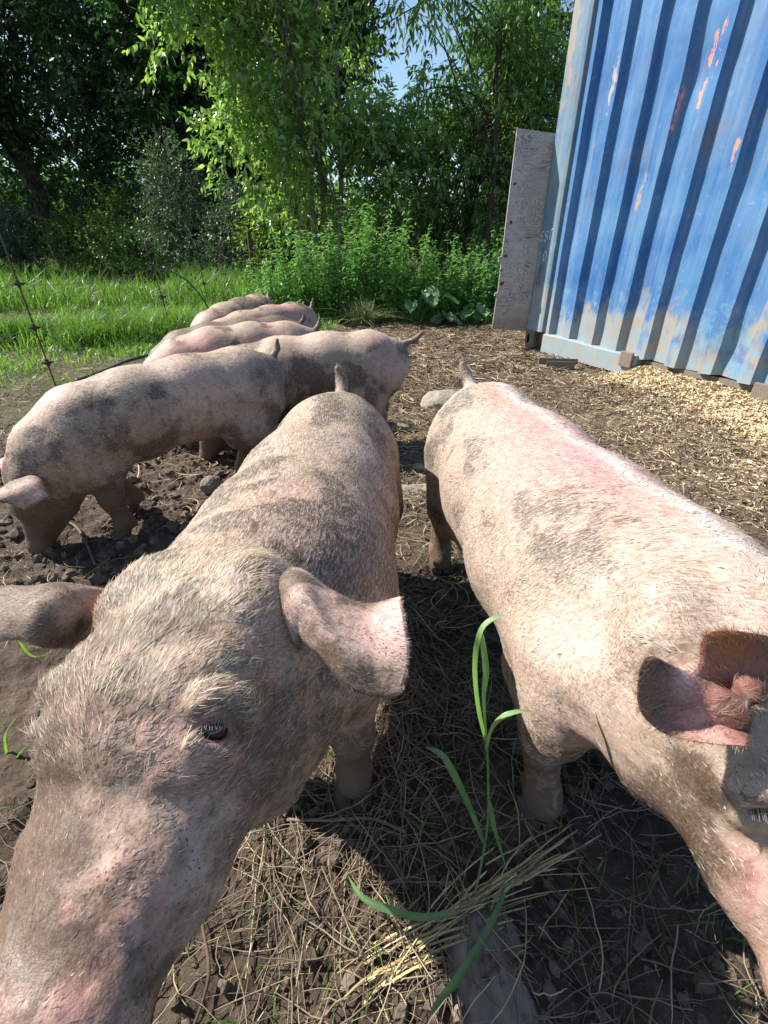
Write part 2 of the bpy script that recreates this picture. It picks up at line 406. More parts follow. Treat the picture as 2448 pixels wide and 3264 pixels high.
# the bundle of broken straw under the grass plant
P = []; N = 84
a0 = ground_at(345, 992); a1 = ground_at(560, 852)
dirb = nrm(a1 - a0); sdb = np.array([-dirb[1], dirb[0], 0]); LB = np.linalg.norm(a1 - a0)
for k in range(N):
    u0 = rng.uniform(-.02, .78) * LB; L_ = rng.uniform(.05, .20); an = rng.normal(0, .16); o0 = rng.normal(0, .013) * (1.3 - .5 * u0 / LB)
    t_ = np.linspace(0, 1, 8)[:, None]
    p = a0 + dirb * (u0 + L_ * t_ * math.cos(an)) + sdb * (o0 + L_ * t_ * math.sin(an) + .004 * np.sin(t_ * rng.uniform(1, 5)))
    p[:, 2] = soil_h(p[:, 0], p[:, 1]).mean() + .010 + rng.uniform(0, .014) + rng.normal(0, .012) * (t_[:, 0] - .5)
    P.append(p)
P = np.array(P); sv = np.repeat(nrm(sdb[None] + rng.normal(0, .35, (N, 3))), 1, 0); v, q = ribbons(P, np.repeat(rng.uniform(.0006, .0021, (N, 1)), 8, 1) * np.array([.8, 1, 1, 1, 1, 1, 1, .5]), sv)
M_gold = varmat('golden_straw', ((.42, .31, .14), (.62, .48, .24), (.75, .62, .38)), .5, .4)
mesh('straw_bundle', v, [q], M_gold, attrs={'r': np.repeat(rng.random(N), 16)}, label='bundle of golden broken straw at the foot of the tall grass', cat='straw')
# ------------------------------------------------------------ shipping container
CU = np.array([.415, -.91, 0]); CU /= np.linalg.norm(CU); CN = np.array([CU[1], -CU[0], 0])   # along the side, outward
C0 = np.array([1.56, 5.05, 0.0])
crz = math.atan2(CU[1], CU[0])
con = empty('shipping_container', C0, crz, label='blue corrugated steel shipping container with mud splashes and pinkish primer showing', cat='shipping container')
# local frame: x along the side towards the camera, -y outward, z up
def blue(name, base, pale, streak, mudz, mud_amt, patches=()):
    m, t, b = mat(name, .5, spec=.22); n = NB(t); o = n.obj(); s = n.sep(o)
    v1 = n.noise(n.mapping(o, (14, 14, .8)), 1, 5, .65)          # runs down the wall
    v2 = n.noise(o, 2.3, 5, .6); v3 = n.noise(o, 17, 6, .7)
    c = n.mix(n.rng(v2, .38, .62), base, pale)
    c = n.mix(n.rng(v1, .45, .75, 0, .55), c, streak)
    c = n.mix(n.rng(v3, .60, .78, 0, .5), c, (.42, .45, .44))
    # rust specks and drips
    c = n.mix(n.rng(n.math('MULTIPLY', v3, n.noise(n.mapping(o, (30, 30, 3), loc=(3, 1, 2)), 1, 4)), .36, .44, 0, .8), c, (.22, .11, .06))
    for (pu, pz, ru, rz, col, ft) in patches:
        dx = n.math('DIVIDE', n.math('SUBTRACT', s[0], pu), ru); dz = n.math('DIVIDE', n.math('SUBTRACT', s[2], pz), rz)
        d = n.math('ADD', n.math('MULTIPLY', dx, dx), n.math('MULTIPLY', dz, dz))
        e = n.math('ADD', d, n.math('MULTIPLY', n.math('SUBTRACT', n.noise(n.mapping(o, (16, 16, 7), loc=(pz * 3, 0, 0)), 1, 5, .7), .5), 5.0))
        c = n.mix(n.rng(e, ft, ft - .35), c, col)
    vr = n.noise(n.mapping(o, (60, 60, 1.3), loc=(5, 0, 1)), 1, 4, .6); c = n.mix(n.rng(n.math('MULTIPLY', vr, n.noise(o, 1.7, 3)), .33, .40, 0, .7), c, (.24, .15, .10))
    # dried mud splashed up from the ground
    f = n.math('ADD', n.math('MULTIPLY', n.noise(n.mapping(o, (3.2, 3.2, 2.0)), 1, 6, .6), 1.0), n.rng(s[2], 0, mudz, .27, -.22))
    c = n.mix(n.rng(f, .50, .60, 0, mud_amt), c, (.33, .28, .23))
    c = n.mix(n.rng(n.math('ADD', n.noise(o, 9, 6, .75), n.rng(s[2], .15, mudz * 1.2, .12, -.2)), .5, .62, 0, .6), c, (.20, .33, .40))
    t.links.new(c, b.inputs['Base Color'])
    t.links.new(n.rng(f, .45, .6, .45, .9), b.inputs['Roughness'])
    t.links.new(n.bump(n.noise(n.mapping(o, (6, 6, 2)), 1, 3), .35, .02, n.bump(v3, .25, .002)), b.inputs['Normal'])
    return m
SAL = (.62, .27, .20)
M_blue = blue('blue_paint', (.035, .125, .315), (.08, .20, .375), (.22, .31, .40), .92, .95,
              [(1.15, 1.90, .055, .34, SAL, .4), (1.00, 1.80, .03, .24, SAL, .2), (1.22, 2.05, .03, .20, SAL, .1), (1.52, 1.50, .03, .14, SAL, .1),
               (.83, 1.30, .035, .16, (.33, .27, .22), .7), (.40, 2.0, .05, .25, (.35, .34, .32), .3), (1.62, 1.38, .08, .05, (.12, .16, .2), .0)])
M_post = blue('post_paint', (.09, .17, .27), (.16, .24, .30), (.36, .33, .29), 1.6, .8, [(-.12, 2.6, .06, .75, (.30, .27, .24), .8), (-.1, .6, .05, .35, (.16, .10, .07), .6)])  # upper beige patch also paints the sunlit part above the board's shadow
M_rail = blue('rail_paint', (.10, .19, .28), (.20, .23, .25), (.30, .27, .24), 3.2, .95)
M_cast = varmat('rusty_casting', ((.20, .165, .135), (.28, .24, .20), (.36, .32, .27)), .75, .3, bump=60)
H = 2.9; LEN = 6.06; z0 = .155
# corrugated side
pitch, dp, sw = .279, .054, .032
us, ys = [], []; u = .115
us += [u]; ys += [0.0]
u = .155
while u < LEN - .2:
    fo = .088; fi = pitch - fo - 2 * sw
    for du, y_ in ((0, dp), (fi, dp), (sw, 0.0), (fo, 0.0), (sw, dp)):
        pass
    us += [u, u + sw, u + sw + fi, u + 2 * sw + fi]; ys += [0.0, dp, dp, 0.0]; u += pitch
us.append(LEN - .115); ys.append(0.0)
# order so that the recess comes back out towards the viewer with a steep face
us = np.array(us); ys = np.array(ys)
zs = np.concatenate([np.linspace(z0, .6, 24), np.linspace(.62, H - .1, 90)])
uu, yy = [], []
for i in range(len(us) - 1):
    k = 3
    uu += list(np.linspace(us[i], us[i + 1], k, endpoint=False)); yy += list(np.linspace(ys[i], ys[i + 1], k, endpoint=False))
uu.append(us[-1]); yy.append(ys[-1]); uu = np.array(uu); yy = np.array(yy)
UU, ZZ = np.meshgrid(uu, zs); YY = np.repeat(yy[None], len(zs), 0)
pp = np.stack([UU, ZZ], -1)
dent = (fbm(pp, 2.2, 2, 4) - .5) * .012 + (fbm(pp, 7, 2, 9) - .5) * .005
for (du_, dz_, r_, a_) in ((1.12, 1.95, .10, .022), (.33, 2.02, .07, .012), (.85, 1.42, .06, .010), (1.66, 1.3, .12, .012), (1.15, .62, .09, .012), (1.9, .35, .1, .02)):
    dent = dent + a_ * np.exp(-((UU - du_) ** 2 + ((ZZ - dz_) * .6) ** 2) / r_ ** 2)
fr = sstep(z0, z0 + .10, ZZ)
YY = YY + dent * sstep(0, .05, uu - .115)[None]
UU = UU + ((noise(pp, 3.1, 6) - .5) * .012)
ZZ = ZZ + (1 - fr) * (noise(pp[..., :1] * np.array([1, 0]) if False else np.stack([UU, UU * 0], -1), 7, 3) - .5) * .035
v = np.stack([UU, YY, ZZ], -1).reshape(-1, 3); ii = np.arange(len(v)).reshape(UU.shape)
q = np.stack([ii[:-1, :-1], ii[:-1, 1:], ii[1:, 1:], ii[1:, :-1]], -1).reshape(-1, 4)
o = mesh('side_wall', v, [q], M_blue, con, smooth=False)
m_ = o.modifiers.new('s', 'SOLIDIFY'); m_.thickness = .003; m_.offset = -1
# other walls and the roof
b_ = MB(); b_.box((LEN / 2, 2.40, H / 2 + .05), (LEN / 2 - .02, .02, H / 2 - .08)); b_.box((-.05, 1.22, H / 2 + .05), (.02, 1.16, H / 2 - .1)); b_.box((LEN - .01, 1.22, H / 2 + .05), (.02, 1.16, H / 2 - .1))
b_.build('end_wall', M_blue, con)
MB().box((LEN / 2, 1.22, H - .03), (LEN / 2 - .12, 1.2, .02)).build('roof', M_blue, con)
bevel(MB().box((LEN / 2, .03, H - .05), (LEN / 2 - .12, .05, .05)).build('top_rail', M_rail, con), .006)
MB().box((LEN / 2, 1.22, .13), (LEN / 2 - .1, 1.17, .02)).build('floor', M_cast, con)
# corner post: an angle with a rounded outer edge and a rolled lip
b_ = MB()
prof = np.array([(-.165, .10), (-.165, .012), (-.160, .003), (-.150, 0), (.02, 0), (.05, .008), (.075, .035), (.105, .045), (.118, .040), (.118, .055), (.10, .062), (.07, .05), (.045, .022), (.02, .014), (-.15, .014), (-.151, .10)])
zz_ = np.array([.19, H - .12]); k = len(prof)
pv = np.concatenate([np.concatenate([prof, np.full((k, 1), z)], 1) for z in zz_])
r_ = np.arange(k); b_.add(pv, [np.stack([r_, (r_ + 1) % k, (r_ + 1) % k + k, r_ + k], -1), np.array([np.arange(k)[::-1], np.arange(k) + k])])
post = b_.build('corner_post', M_post, con); bevel(post, .003)
b_ = MB(); b_.box((-.105, .06, .105), (.065, .07, .085)); cast = b_.build('corner_casting', M_cast, con, attr='r'); bevel(cast, .012, 3)
# the oval hole of the casting: a flat near-black face painted as its shade
an = np.linspace(0, 2 * np.pi, 28, endpoint=False)
ov = np.stack([np.cos(an) * .019, np.zeros(28), np.sign(np.sin(an)) * .022 + np.sin(an) * .019], -1) + (-.115, -.0115, .108)
ov2 = ov * 1.0; ov2[:, 1] += .0
M_dark, t, b = mat('hollow_shade', .95, (.012, .010, .009), .1)
mesh('casting_hole_shade', ov, [np.arange(28)[None]], M_dark, cast)
bevel(MB().box((-.105, .06, H - .07), (.065, .07, .06)).build('top_casting', M_cast, con, attr='r'), .01)
# bottom rail, angled so that its lower edge runs out of the ground, with the open end under the post
def warp_bar(x0, x1, z_lo, z_hi, y0, y1, nx=40, seed=0):
    X = np.linspace(x0, x1, nx); v = []; lo = z_lo(X); hi = z_hi(X)
    w_ = (noise(np.stack([X, X * 0 + seed], -1), 6) - .5) * .008
    ring = lambda a: np.stack(a, -1)
    v = np.stack([ring([X, y0 + w_, lo]), ring([X, y0 + w_, hi - .008]), ring([X, y0 + w_ + .010, hi]), ring([X, np.full(nx, y1), hi]), ring([X, np.full(nx, y1), lo])], 1).reshape(-1, 3)
    i = np.arange(nx - 1) * 5; q = np.concatenate([np.stack([i + a, i + (a + 1) % 5, i + (a + 1) % 5 + 5, i + a + 5], -1) for a in range(5)])
    caps = np.array([[4, 3, 2, 1, 0], [(nx - 1) * 5 + k for k in range(5)]]); return v, [q, caps]
v, f = warp_bar(.12, 1.22, lambda x: .02 + 0 * x, lambda x: .185 + .006 * np.sin(x * 5), -.03, .05)
o = mesh('bottom_rail', v, f, M_rail, con, smooth=False)
v, f = warp_bar(1.24, LEN - .15, lambda x: -.02 + 0 * x, lambda x: .115 + 0 * x, .075, .10, 60, 3)
mesh('recessed_rail', v, f, M_rail, con, smooth=False)
b_ = MB(); b_.box((.07, .02, .125), (.05, .004, .045)); b_.build('rail_end_shade', M_dark, con)  # near-black plate standing in for the shade inside the open rail end
for i, (u0, u1, zb, zt) in enumerate(((1.09, 1.21, .085, .205), (2.16, 2.30, .085, .20), (3.3, 3.44, .085, .20))):
    b_ = MB(); b_.box(((u0 + u1) / 2, -.045, (zb + zt) / 2), ((u1 - u0) / 2, .012, (zt - zb) / 2))
    o = b_.build('bracket_plate', M_cast, con, attr='r'); bevel(o, .006)
M_pl = varmat('bright_blue_plastic', ((.05, .16, .50), (.12, .26, .58), (.2, .34, .6)), .3, .5)
v, f = warp_bar(1.55, 2.12, lambda x: -.02 + 0 * x, lambda x: .075 + .03 * np.sin(x * 9), .045, .06, 30, 5)
mesh('underside_sheet', v, f, M_pl, con, smooth=False, attrs={'r': rng.random(len(v))})
# scratched letters on the post
M_chalk, t, b = mat('chalk_scratch', .9, (.80, .78, .74), .1)
def strokes(name, lines, x, z, h, tilt=.0):
    b_ = MB()
    for ln in lines:
        p = np.array([[x + a * h * .6, -.006, z + c * h + tilt * a * h] for a, c in ln]); m = max(2, (len(p) - 1) * 6)
        p = catmull(p, np.linspace(0, len(p) - 1, m)) if len(p) > 2 else np.linspace(p[0], p[1], 6)
        v, q = ribbons(p[None], np.full((1, len(p)), .0042) * (.7 + .6 * rng.random((1, len(p)))), np.array([[.75, 0, .65]])); v = v + np.array([0, 0, 0]); b_.add(v, q)
    return b_.build(name, M_chalk, post)
strokes('letter_e', [[(.8, 1), (0, .95), (0, .5), (.0, .02), (.8, .05)], [(0, .52), (.6, .55)]], -.145, .985, .075, .1)
strokes('letter_s', [[(.85, .95), (.3, 1), (.1, .72), (.6, .5), (.8, .2), (.4, 0), (0, .12)]], -.092, .985, .075, .1)
strokes('letter_t', [[(0, .95), (1.0, 1.02)], [(.5, .98), (.48, .0)]], -.045, .995, .08, .1)
strokes('digit_zero', [[(.4, 1), (.05, .6), (.2, .05), (.6, .1), (.75, .6), (.45, 1)]], -.075, .82, .085, .1)
strokes('digit_one', [[(.1, 1), (.0, .35)]], -.135, .85, .05, .1)

# weathered plywood board hung beside the post
M_ply, t, b = mat('weathered_plywood', .85, spec=.2); n = NB(t); o = n.obj()
ww = n.noise(n.mapping(o, (2.2, 1, 5.2)), 1, 3, .5, 1.2)
g = n.math('SINE', n.math('MULTIPLY', n.math('ADD', ww, n.math('MULTIPLY', n.sep(o)[2], .55)), 120.0))
g2 = n.noise(n.mapping(o, (4, 1, 60)), 1, 4)
c = n.mix(n.rng(n.noise(o, 3, 4), .3, .7), (.38, .345, .32), (.50, .46, .42))
c = n.mix(n.math('MULTIPLY', n.rng(g, .2, .9, 0, .95), n.rng(n.noise(o, 5, 3), .35, .6)), c, (.20, .16, .13)); c = n.mix(n.rng(g2, .5, .8, 0, .4), c, (.26, .21, .18))
c = n.mix(n.rng(n.math('ADD', n.sep(o)[2], n.math('MULTIPLY', n.noise(o, 6, 4), .5)), .75, .35, 0, .8), c, (.27, .20, .14))
t.links.new(c, b.inputs['Base Color']); t.links.new(n.bump(g, .25, .002), b.inputs['Normal'])
ply = empty('plywood_board', (1.13, 5.215, 0), 0, label='weathered grey plywood board standing upright beside the blue container', cat='board')
bd = MB(); ol = np.array([(0.0, .19), (.012, .50), (-.012, .505), (-.012, .53), (.018, .54), (.02, .80), (-.010, .81), (-.010, .85), (.02, .86), (.03, 1.84), (.40, 1.80), (.365, .17)])
k = len(ol); f_ = np.concatenate([ol[:, :1], np.zeros((k, 1)), ol[:, 1:]], 1); bk = f_ + (0, .019, 0)
r_ = np.arange(k); bd.add(np.concatenate([f_, bk]), [np.stack([r_, r_ + k, (r_ + 1) % k + k, (r_ + 1) % k], -1), np.array([r_, (r_ + k)[::-1]])])
o = bd.build('board', M_ply, ply)
M_knot = varmat('knot', ((.10, .03, .03), (.13, .05, .045), (.17, .07, .05)), .8, .2)
for (kx, kz, kr) in ((.065, 1.44, .014), (.07, 1.14, .016), (.055, .86, .017), (.028, .74, .012), (.05, .62, .020), (.10, 1.30, .006), (.055, .98, .008), (.2, 1.55, .006)):
    an = np.linspace(0, 2 * np.pi, 14, endpoint=False); rr = kr * (1 + .25 * np.sin(an * 2 + kz * 9))
    v = np.stack([kx + np.cos(an) * rr, np.full(14, -.003), kz + np.sin(an) * rr * .8], -1)
    mesh('knot', v, [np.arange(14)[None]], M_knot, ply, attrs={'r': rng.random(14)})

# rusty steel channel lying on the ground
ch = empty('steel_channel', (1.40, 4.33, .0), -.15, label='short rusty steel channel lying by the bottom rail of the container', cat='steel channel')
b_ = MB(); b_.box((.17, 0, .012), (.17, .06, .004)); o = b_.build('web', M_cast, ch, attr='r')
for s_ in (-1, 1):
    b_ = MB(); b_.box((.17, s_ * .0645, .04), (.17 - (.05 if s_ < 0 else 0), .004, .032)); bevel(b_.build('flange', M_cast, ch, attr='r'), .002)

# ------------------------------------------------------------ heap of wood shavings spilling from under the container
def heap_h(u, y):
    """u along the side, y outward distance"""
    p = np.stack([u, y], -1)
    e = .42 + .10 * np.sin(u * 3.1) + .16 * (fbm(p, 3, 2, 5) - .5) + .25 * sstep(1.8, 3.0, u)
    a = sstep(.95, 1.35, u) * .115 * (1 - .55 * sstep(1.9, 2.2, u) * (1 - sstep(2.3, 2.7, u)) * 0)
    return a * np.clip(1 - y / e, 0, 1) ** 1.15 * (1 + .25 * (fbm(p, 8, 3, 3) - .5))
U_, Y_ = np.meshgrid(np.linspace(.9, 4.4, 180), np.linspace(-.35, .75, 70))
hh = heap_h(U_, np.clip(Y_, 0, None))
P3 = C0 + U_[..., None] * CU + Y_[..., None] * CN; P3[..., 2] = soil_h(P3[..., 0], P3[..., 1]) + hh - .012
M_shav = varmat('wood_shavings', ((.42, .31, .18), (.66, .53, .33), (.80, .69, .48)), .8, .25)
v = P3.reshape(-1, 3); ii = np.arange(len(v)).reshape(U_.shape)
q = np.stack([ii[:-1, :-1], ii[:-1, 1:], ii[1:, 1:], ii[1:, :-1]], -1).reshape(-1, 4)
N = 46000
u = rng.uniform(.85, 4.2, N); y = np.abs(rng.normal(0, 1, N)) ** 1.1 * (.25 + .38 * sstep(1.5, 2.8, u)) - .05
keep = rng.random(N) < sstep(.85, 1.25, u); u, y = u[keep], y[keep]; N = len(u)
P = C0 + u[:, None] * CU + y[:, None] * CN
P[:, 2] = soil_h(P[:, 0], P[:, 1]) + heap_h(u, np.clip(y, 0, None)) + rng.uniform(-.002, .007, N)
D = nrm(rng.normal(0, 1, (N, 3)) * (1, 1, .45)); Sd = nrm(np.cross(D, nrm(rng.normal(0, .45, (N, 3)) + (0, 0, 1))))
Up = np.cross(Sd, D); L = rng.uniform(.004, .012, N)[:, None]
t_ = np.array([-1, 0, 1.])
PP = P[:, None] + D[:, None] * t_[None, :, None] * L[:, None] + Up[:, None] * (np.abs(t_)[None, :, None] * L[:, None] * rng.uniform(-.5, .5, (N, 1, 1)))
v2, q2 = ribbons(PP, np.repeat(L * rng.uniform(.25, .7, (N, 1)), 3, 1), Sd)
ra = np.concatenate([rng.random(len(v)) * .4, np.repeat(rng.random(N), 6)])
mesh('wood_shavings', np.concatenate([v, v2]), [q, q2 + len(v)], M_shav, attrs={'r': ra}, kind='stuff',
     label='pale wood shavings heaped along the bottom of the container', cat='wood shavings')

# ------------------------------------------------------------ electric netting fence
M_rod, t, b = mat('fence_rod', .5, (.06, .042, .03), .4)
M_ins, t, b = mat('insulator', .4, (.012, .012, .014), .5)
M_wire, t, b = mat('fence_wire', .5, (.22, .22, .18), .4)
FP = [(-2.555, 3.66, 1.06, (-.02, .0), 'nearest thin fence rod with three black clips at the left edge'),
      (-2.46, 5.80, .98, (-.10, .0), 'second thin fence rod beside the curved cable'),
      (-2.62, 7.65, .95, (-.05, 0), 'third thin fence rod in the grass beyond the pigs'),
      (-3.0, 9.9, .95, (-.02, 0), 'farthest thin fence rod by the tall weeds')]
tops = []
for (x, y, h, ln, lab) in FP:
    e = empty('fence_post', (x, y, 0), 0, label=lab, cat='fence post', group='rods of the electric fence')
    v, f = tube_pts([(0, 0, -.1), (ln[0] * .5, 0, h * .5), (ln[0], ln[1], h)], .0055, 8, 10); mesh('rod', v, f, M_rod, e)
    pts = []
    for z in (.19, .44, .73):
        cx = ln[0] * z / h
        b_ = MB(); v, f = tube_pts([(cx, 0, z - .022), (cx, 0, z + .022)], .0125, 10); b_.add(v, f)
        v, f = tube_pts([(cx, 0, z - .008), (cx, 0, z + .010)], .030, 14); b_.add(v, f)
        v, f = tube_pts([(cx - .045, 0, z - .004), (cx + .045, 0, z + .006)], .008, 6); b_.add(v, f)
        b_.build('insulator', M_ins, e); pts.append((x + cx, y, z))
    tops.append(pts)
far_end = [(-1.95, 10.6, .2), (-1.95, 10.6, .46), (-1.9, 10.6, .74)]; near_end = [(-3.1, 1.6, .19), (-3.1, 1.6, .44), (-3.1, 1.6, .73)]
names = ('lowest', 'middle', 'top')
for k in range(3):
    pl = [near_end[k]] + [tp[k] for tp in tops] + [far_end[k]]; pts = []
    for a, c_ in zip(pl[:-1], pl[1:]):
        a, c_ = np.array(a), np.array(c_)
        for tt in np.linspace(0, 1, 10, endpoint=False): pts.append(a + (c_ - a) * tt - np.array([0, 0, .06 * 4 * tt * (1 - tt)]))
    pts.append(np.array(pl[-1])); v, f = tube_pts(pts, .0022, 5)
    mesh('fence_wire', v, f, M_wire, label=names[k] + ' wire strung between the thin fence rods', cat='wire', group='wires of the electric fence')
M_cable, t, b = mat('cable_sheath', .45, (.03, .045, .035), .5)
v, f = tube_pts([(-2.42, 5.8, .74), (-2.16, 5.75, .60), (-1.98, 5.7, .36), (-1.93, 5.6, .18), (-2.05, 5.45, .06), (-2.3, 5.15, .025), (-2.5, 4.9, .02)], .008, 8, 40)
mesh('fence_cable', v, f, M_cable, label='dark cable curving from the second fence rod down to the grass', cat='cable')
v, f = tube_pts([(-2.45, 3.75, .03), (-2.35, 4.0, .05), (-2.22, 4.2, .09), (-2.05, 4.42, .10), (-1.85, 4.52, .03)], .012, 8, 30)
mesh('hose', v, f, M_cable, label='dark green hose bowed up over the grass behind the rooting pig', cat='hose')
# ------------------------------------------------------------ pigs
def surface_nets(vol, org, h):
    s = vol < 0; nx, ny, nz = vol.shape
    cnt = np.zeros((nx - 1, ny - 1, nz - 1), np.float32); pos = np.zeros((nx - 1, ny - 1, nz - 1, 3), np.float32)
    sl = lambda o, n: slice(o, n - 1 + o)
    cs = [(a, b, c) for a in (0, 1) for b in (0, 1) for c in (0, 1)]
    get = lambda A, c: A[sl(c[0], nx), sl(c[1], ny), sl(c[2], nz)]
    for c in cs:
        for ax in range(3):
            if c[ax] == 1: continue
            e = list(c); e[ax] = 1
            va, vb = get(vol, c), get(vol, e); m = (va < 0) != (vb < 0)
            t = np.where(m, va / np.where(m, va - vb, 1), 0)
            cnt += m
            for k in range(3):
                pos[..., k] += m * (c[k] + (t if k == ax else 0))
    act = cnt > 0; idx = -np.ones(cnt.shape, np.int64); idx[act] = np.arange(act.sum())
    gi = np.argwhere(act); v = org + h * (gi + pos[act] / cnt[act][:, None])
    quads = []
    for ax in range(3):
        a, b = [(1, 2), (2, 0), (0, 1)][ax]
        lo = [slice(1, -1)] * 3; lo[ax] = slice(0, -1); hi = [slice(1, -1)] * 3; hi[ax] = slice(1, None)
        s0, s1 = s[tuple(lo)], s[tuple(hi)]; cr = np.argwhere(s0 != s1)
        if not len(cr): continue
        fl = s0[tuple(cr.T)]
        base = cr.copy(); base[:, a] += 1; base[:, b] += 1
        def cell(da, db):
            q = base.copy(); q[:, a] -= da; q[:, b] -= db; return idx[tuple(q.T)]
        q = np.stack([cell(1, 1), cell(0, 1), cell(0, 0), cell(1, 0)], -1)
        q[~fl] = q[~fl][:, ::-1]; quads.append(q)
    return v, np.concatenate(quads)

def frame(d, up=(0, 0, 1)):
    d = nrm(np.array(d, float)); s = nrm(np.cross(d, up)); return d, s, np.cross(s, d)
class Body:
    """implicit animal body: elliptic cones smoothly united"""
    def __init__(s): s.p = []
    def cone(s, a, b, ra, rb, k=.03, up=(0, 0, 1), neg=False):
        """ra, rb: (half width, half height)"""
        ra = (ra, ra) if np.isscalar(ra) else ra; rb = (rb, rb) if np.isscalar(rb) else rb
        s.p.append((np.array(a, float), np.array(b, float), ra, rb, k, up, neg)); return s
    def chain(s, pts, k=.04, up=(0, 0, 1)):
        for p, q in zip(pts[:-1], pts[1:]): s.cone(p[:3], q[:3], p[3:], q[3:], k, up)
        return s
    def eval(s, P):
        P = np.atleast_2d(np.array(P, float)); vol = np.full(len(P), .3)
        for a, b, ra, rb, k, up, neg in s.p:
            if neg: continue
            d = b - a; L = max(np.linalg.norm(d), 1e-4); dd = d / L if np.linalg.norm(d) > 1e-6 else np.array([0, 1., 0])
            sd = np.cross(dd, np.array(up, float)); sd = sd / np.linalg.norm(sd) if np.linalg.norm(sd) > 1e-3 else np.array([1., 0, 0]); uu = np.cross(sd, dd)
            q = P - a; tt = q @ dd; t = np.clip(tt / L, 0, 1); w = tt - t * L
            A_ = ra[0] + (rb[0] - ra[0]) * t; B_ = ra[1] + (rb[1] - ra[1]) * t; C_ = np.minimum(A_, B_)
            dist = (np.sqrt((q @ sd / A_) ** 2 + (q @ uu / B_) ** 2 + (w / C_) ** 2) - 1) * C_
            hh = np.clip(.5 + .5 * (vol - dist) / k, 0, 1); vol = vol * (1 - hh) + dist * hh - k * hh * (1 - hh)
        return vol
    def surf(s, p, d):
        t = np.linspace(0, .16, 400); e = s.eval(np.array(p) + np.outer(t, d)); i = np.argmax(e > 0); return np.array(p) + t[i] * np.array(d)
    def build(s, h):
        lo = np.min([np.minimum(a - max(ra), b - max(rb)) for a, b, ra, rb, *_ in s.p], 0) - .04
        hi = np.max([np.maximum(a + max(ra), b + max(rb)) for a, b, ra, rb, *_ in s.p], 0) + .04
        n = np.ceil((hi - lo) / h).astype(int) + 1
        vol = np.full(n, .3, np.float32)
        for a, b, ra, rb, k, up, neg in s.p:
            mr = max(max(ra), max(rb)) + k + .02
            i0 = np.clip(((np.minimum(a, b) - mr - lo) / h).astype(int), 0, n - 1); i1 = np.clip(((np.maximum(a, b) + mr - lo) / h).astype(int) + 2, 1, n)
            g = np.stack(np.meshgrid(*[lo[j] + h * np.arange(i0[j], i1[j]) for j in range(3)], indexing='ij'), -1).astype(np.float32)
            d = b - a; L = np.linalg.norm(d)
            if L < 1e-6: d = np.array([0, 1e-4, 0]); L = 1e-4
            dd = d / L; u = np.array(up, float)
            sd = np.cross(dd, u); sd = sd / max(np.linalg.norm(sd), 1e-6) if np.linalg.norm(sd) > 1e-3 else np.array([1., 0, 0]); uu = np.cross(sd, dd)
            q = g - a; tt = q @ dd; t = np.clip(tt / L, 0, 1); w = tt - t * L
            A_ = ra[0] + (rb[0] - ra[0]) * t; B_ = ra[1] + (rb[1] - ra[1]) * t; C_ = np.minimum(A_, B_)
            e = np.sqrt((q @ sd / A_) ** 2 + (q @ uu / B_) ** 2 + (w / C_) ** 2)
            dist = (e - 1) * C_
            sub = vol[i0[0]:i1[0], i0[1]:i1[1], i0[2]:i1[2]]
            if neg:
                dist = -dist; hh = np.clip(.5 - .5 * (sub - dist) / k, 0, 1)
                sub[...] = sub * (1 - hh) + dist * hh + k * hh * (1 - hh)
            else:
                hh = np.clip(.5 + .5 * (sub - dist) / k, 0, 1)
                sub[...] = sub * (1 - hh) + dist * hh - k * hh * (1 - hh)
        v, q = surface_nets(vol, lo, h)
        return v, q
def relax(v, q, it=2):
    e = np.concatenate([q[:, [0, 1]], q[:, [1, 2]], q[:, [2, 3]], q[:, [3, 0]]]); 
    for _ in range(it):
        s = np.zeros_like(v); c = np.zeros(len(v))
        for a, b in ((0, 1), (1, 0)):
            for k in range(3): s[:, k] += np.bincount(e[:, a], v[e[:, b], k], len(v))
            c += np.bincount(e[:, a], minlength=len(v))
        v = v * .5 + .5 * s / c[:, None]
    return v
def vnormals(v, q):
    n = np.cross(v[q[:, 2]] - v[q[:, 0]], v[q[:, 3]] - v[q[:, 1]]) if q.shape[1] == 4 else np.cross(v[q[:, 1]] - v[q[:, 0]], v[q[:, 2]] - v[q[:, 0]])
    o = np.zeros_like(v)
    for j in range(q.shape[1]):
        for k in range(3): o[:, k] += np.bincount(q[:, j], n[:, k], len(v))
    return nrm(o)

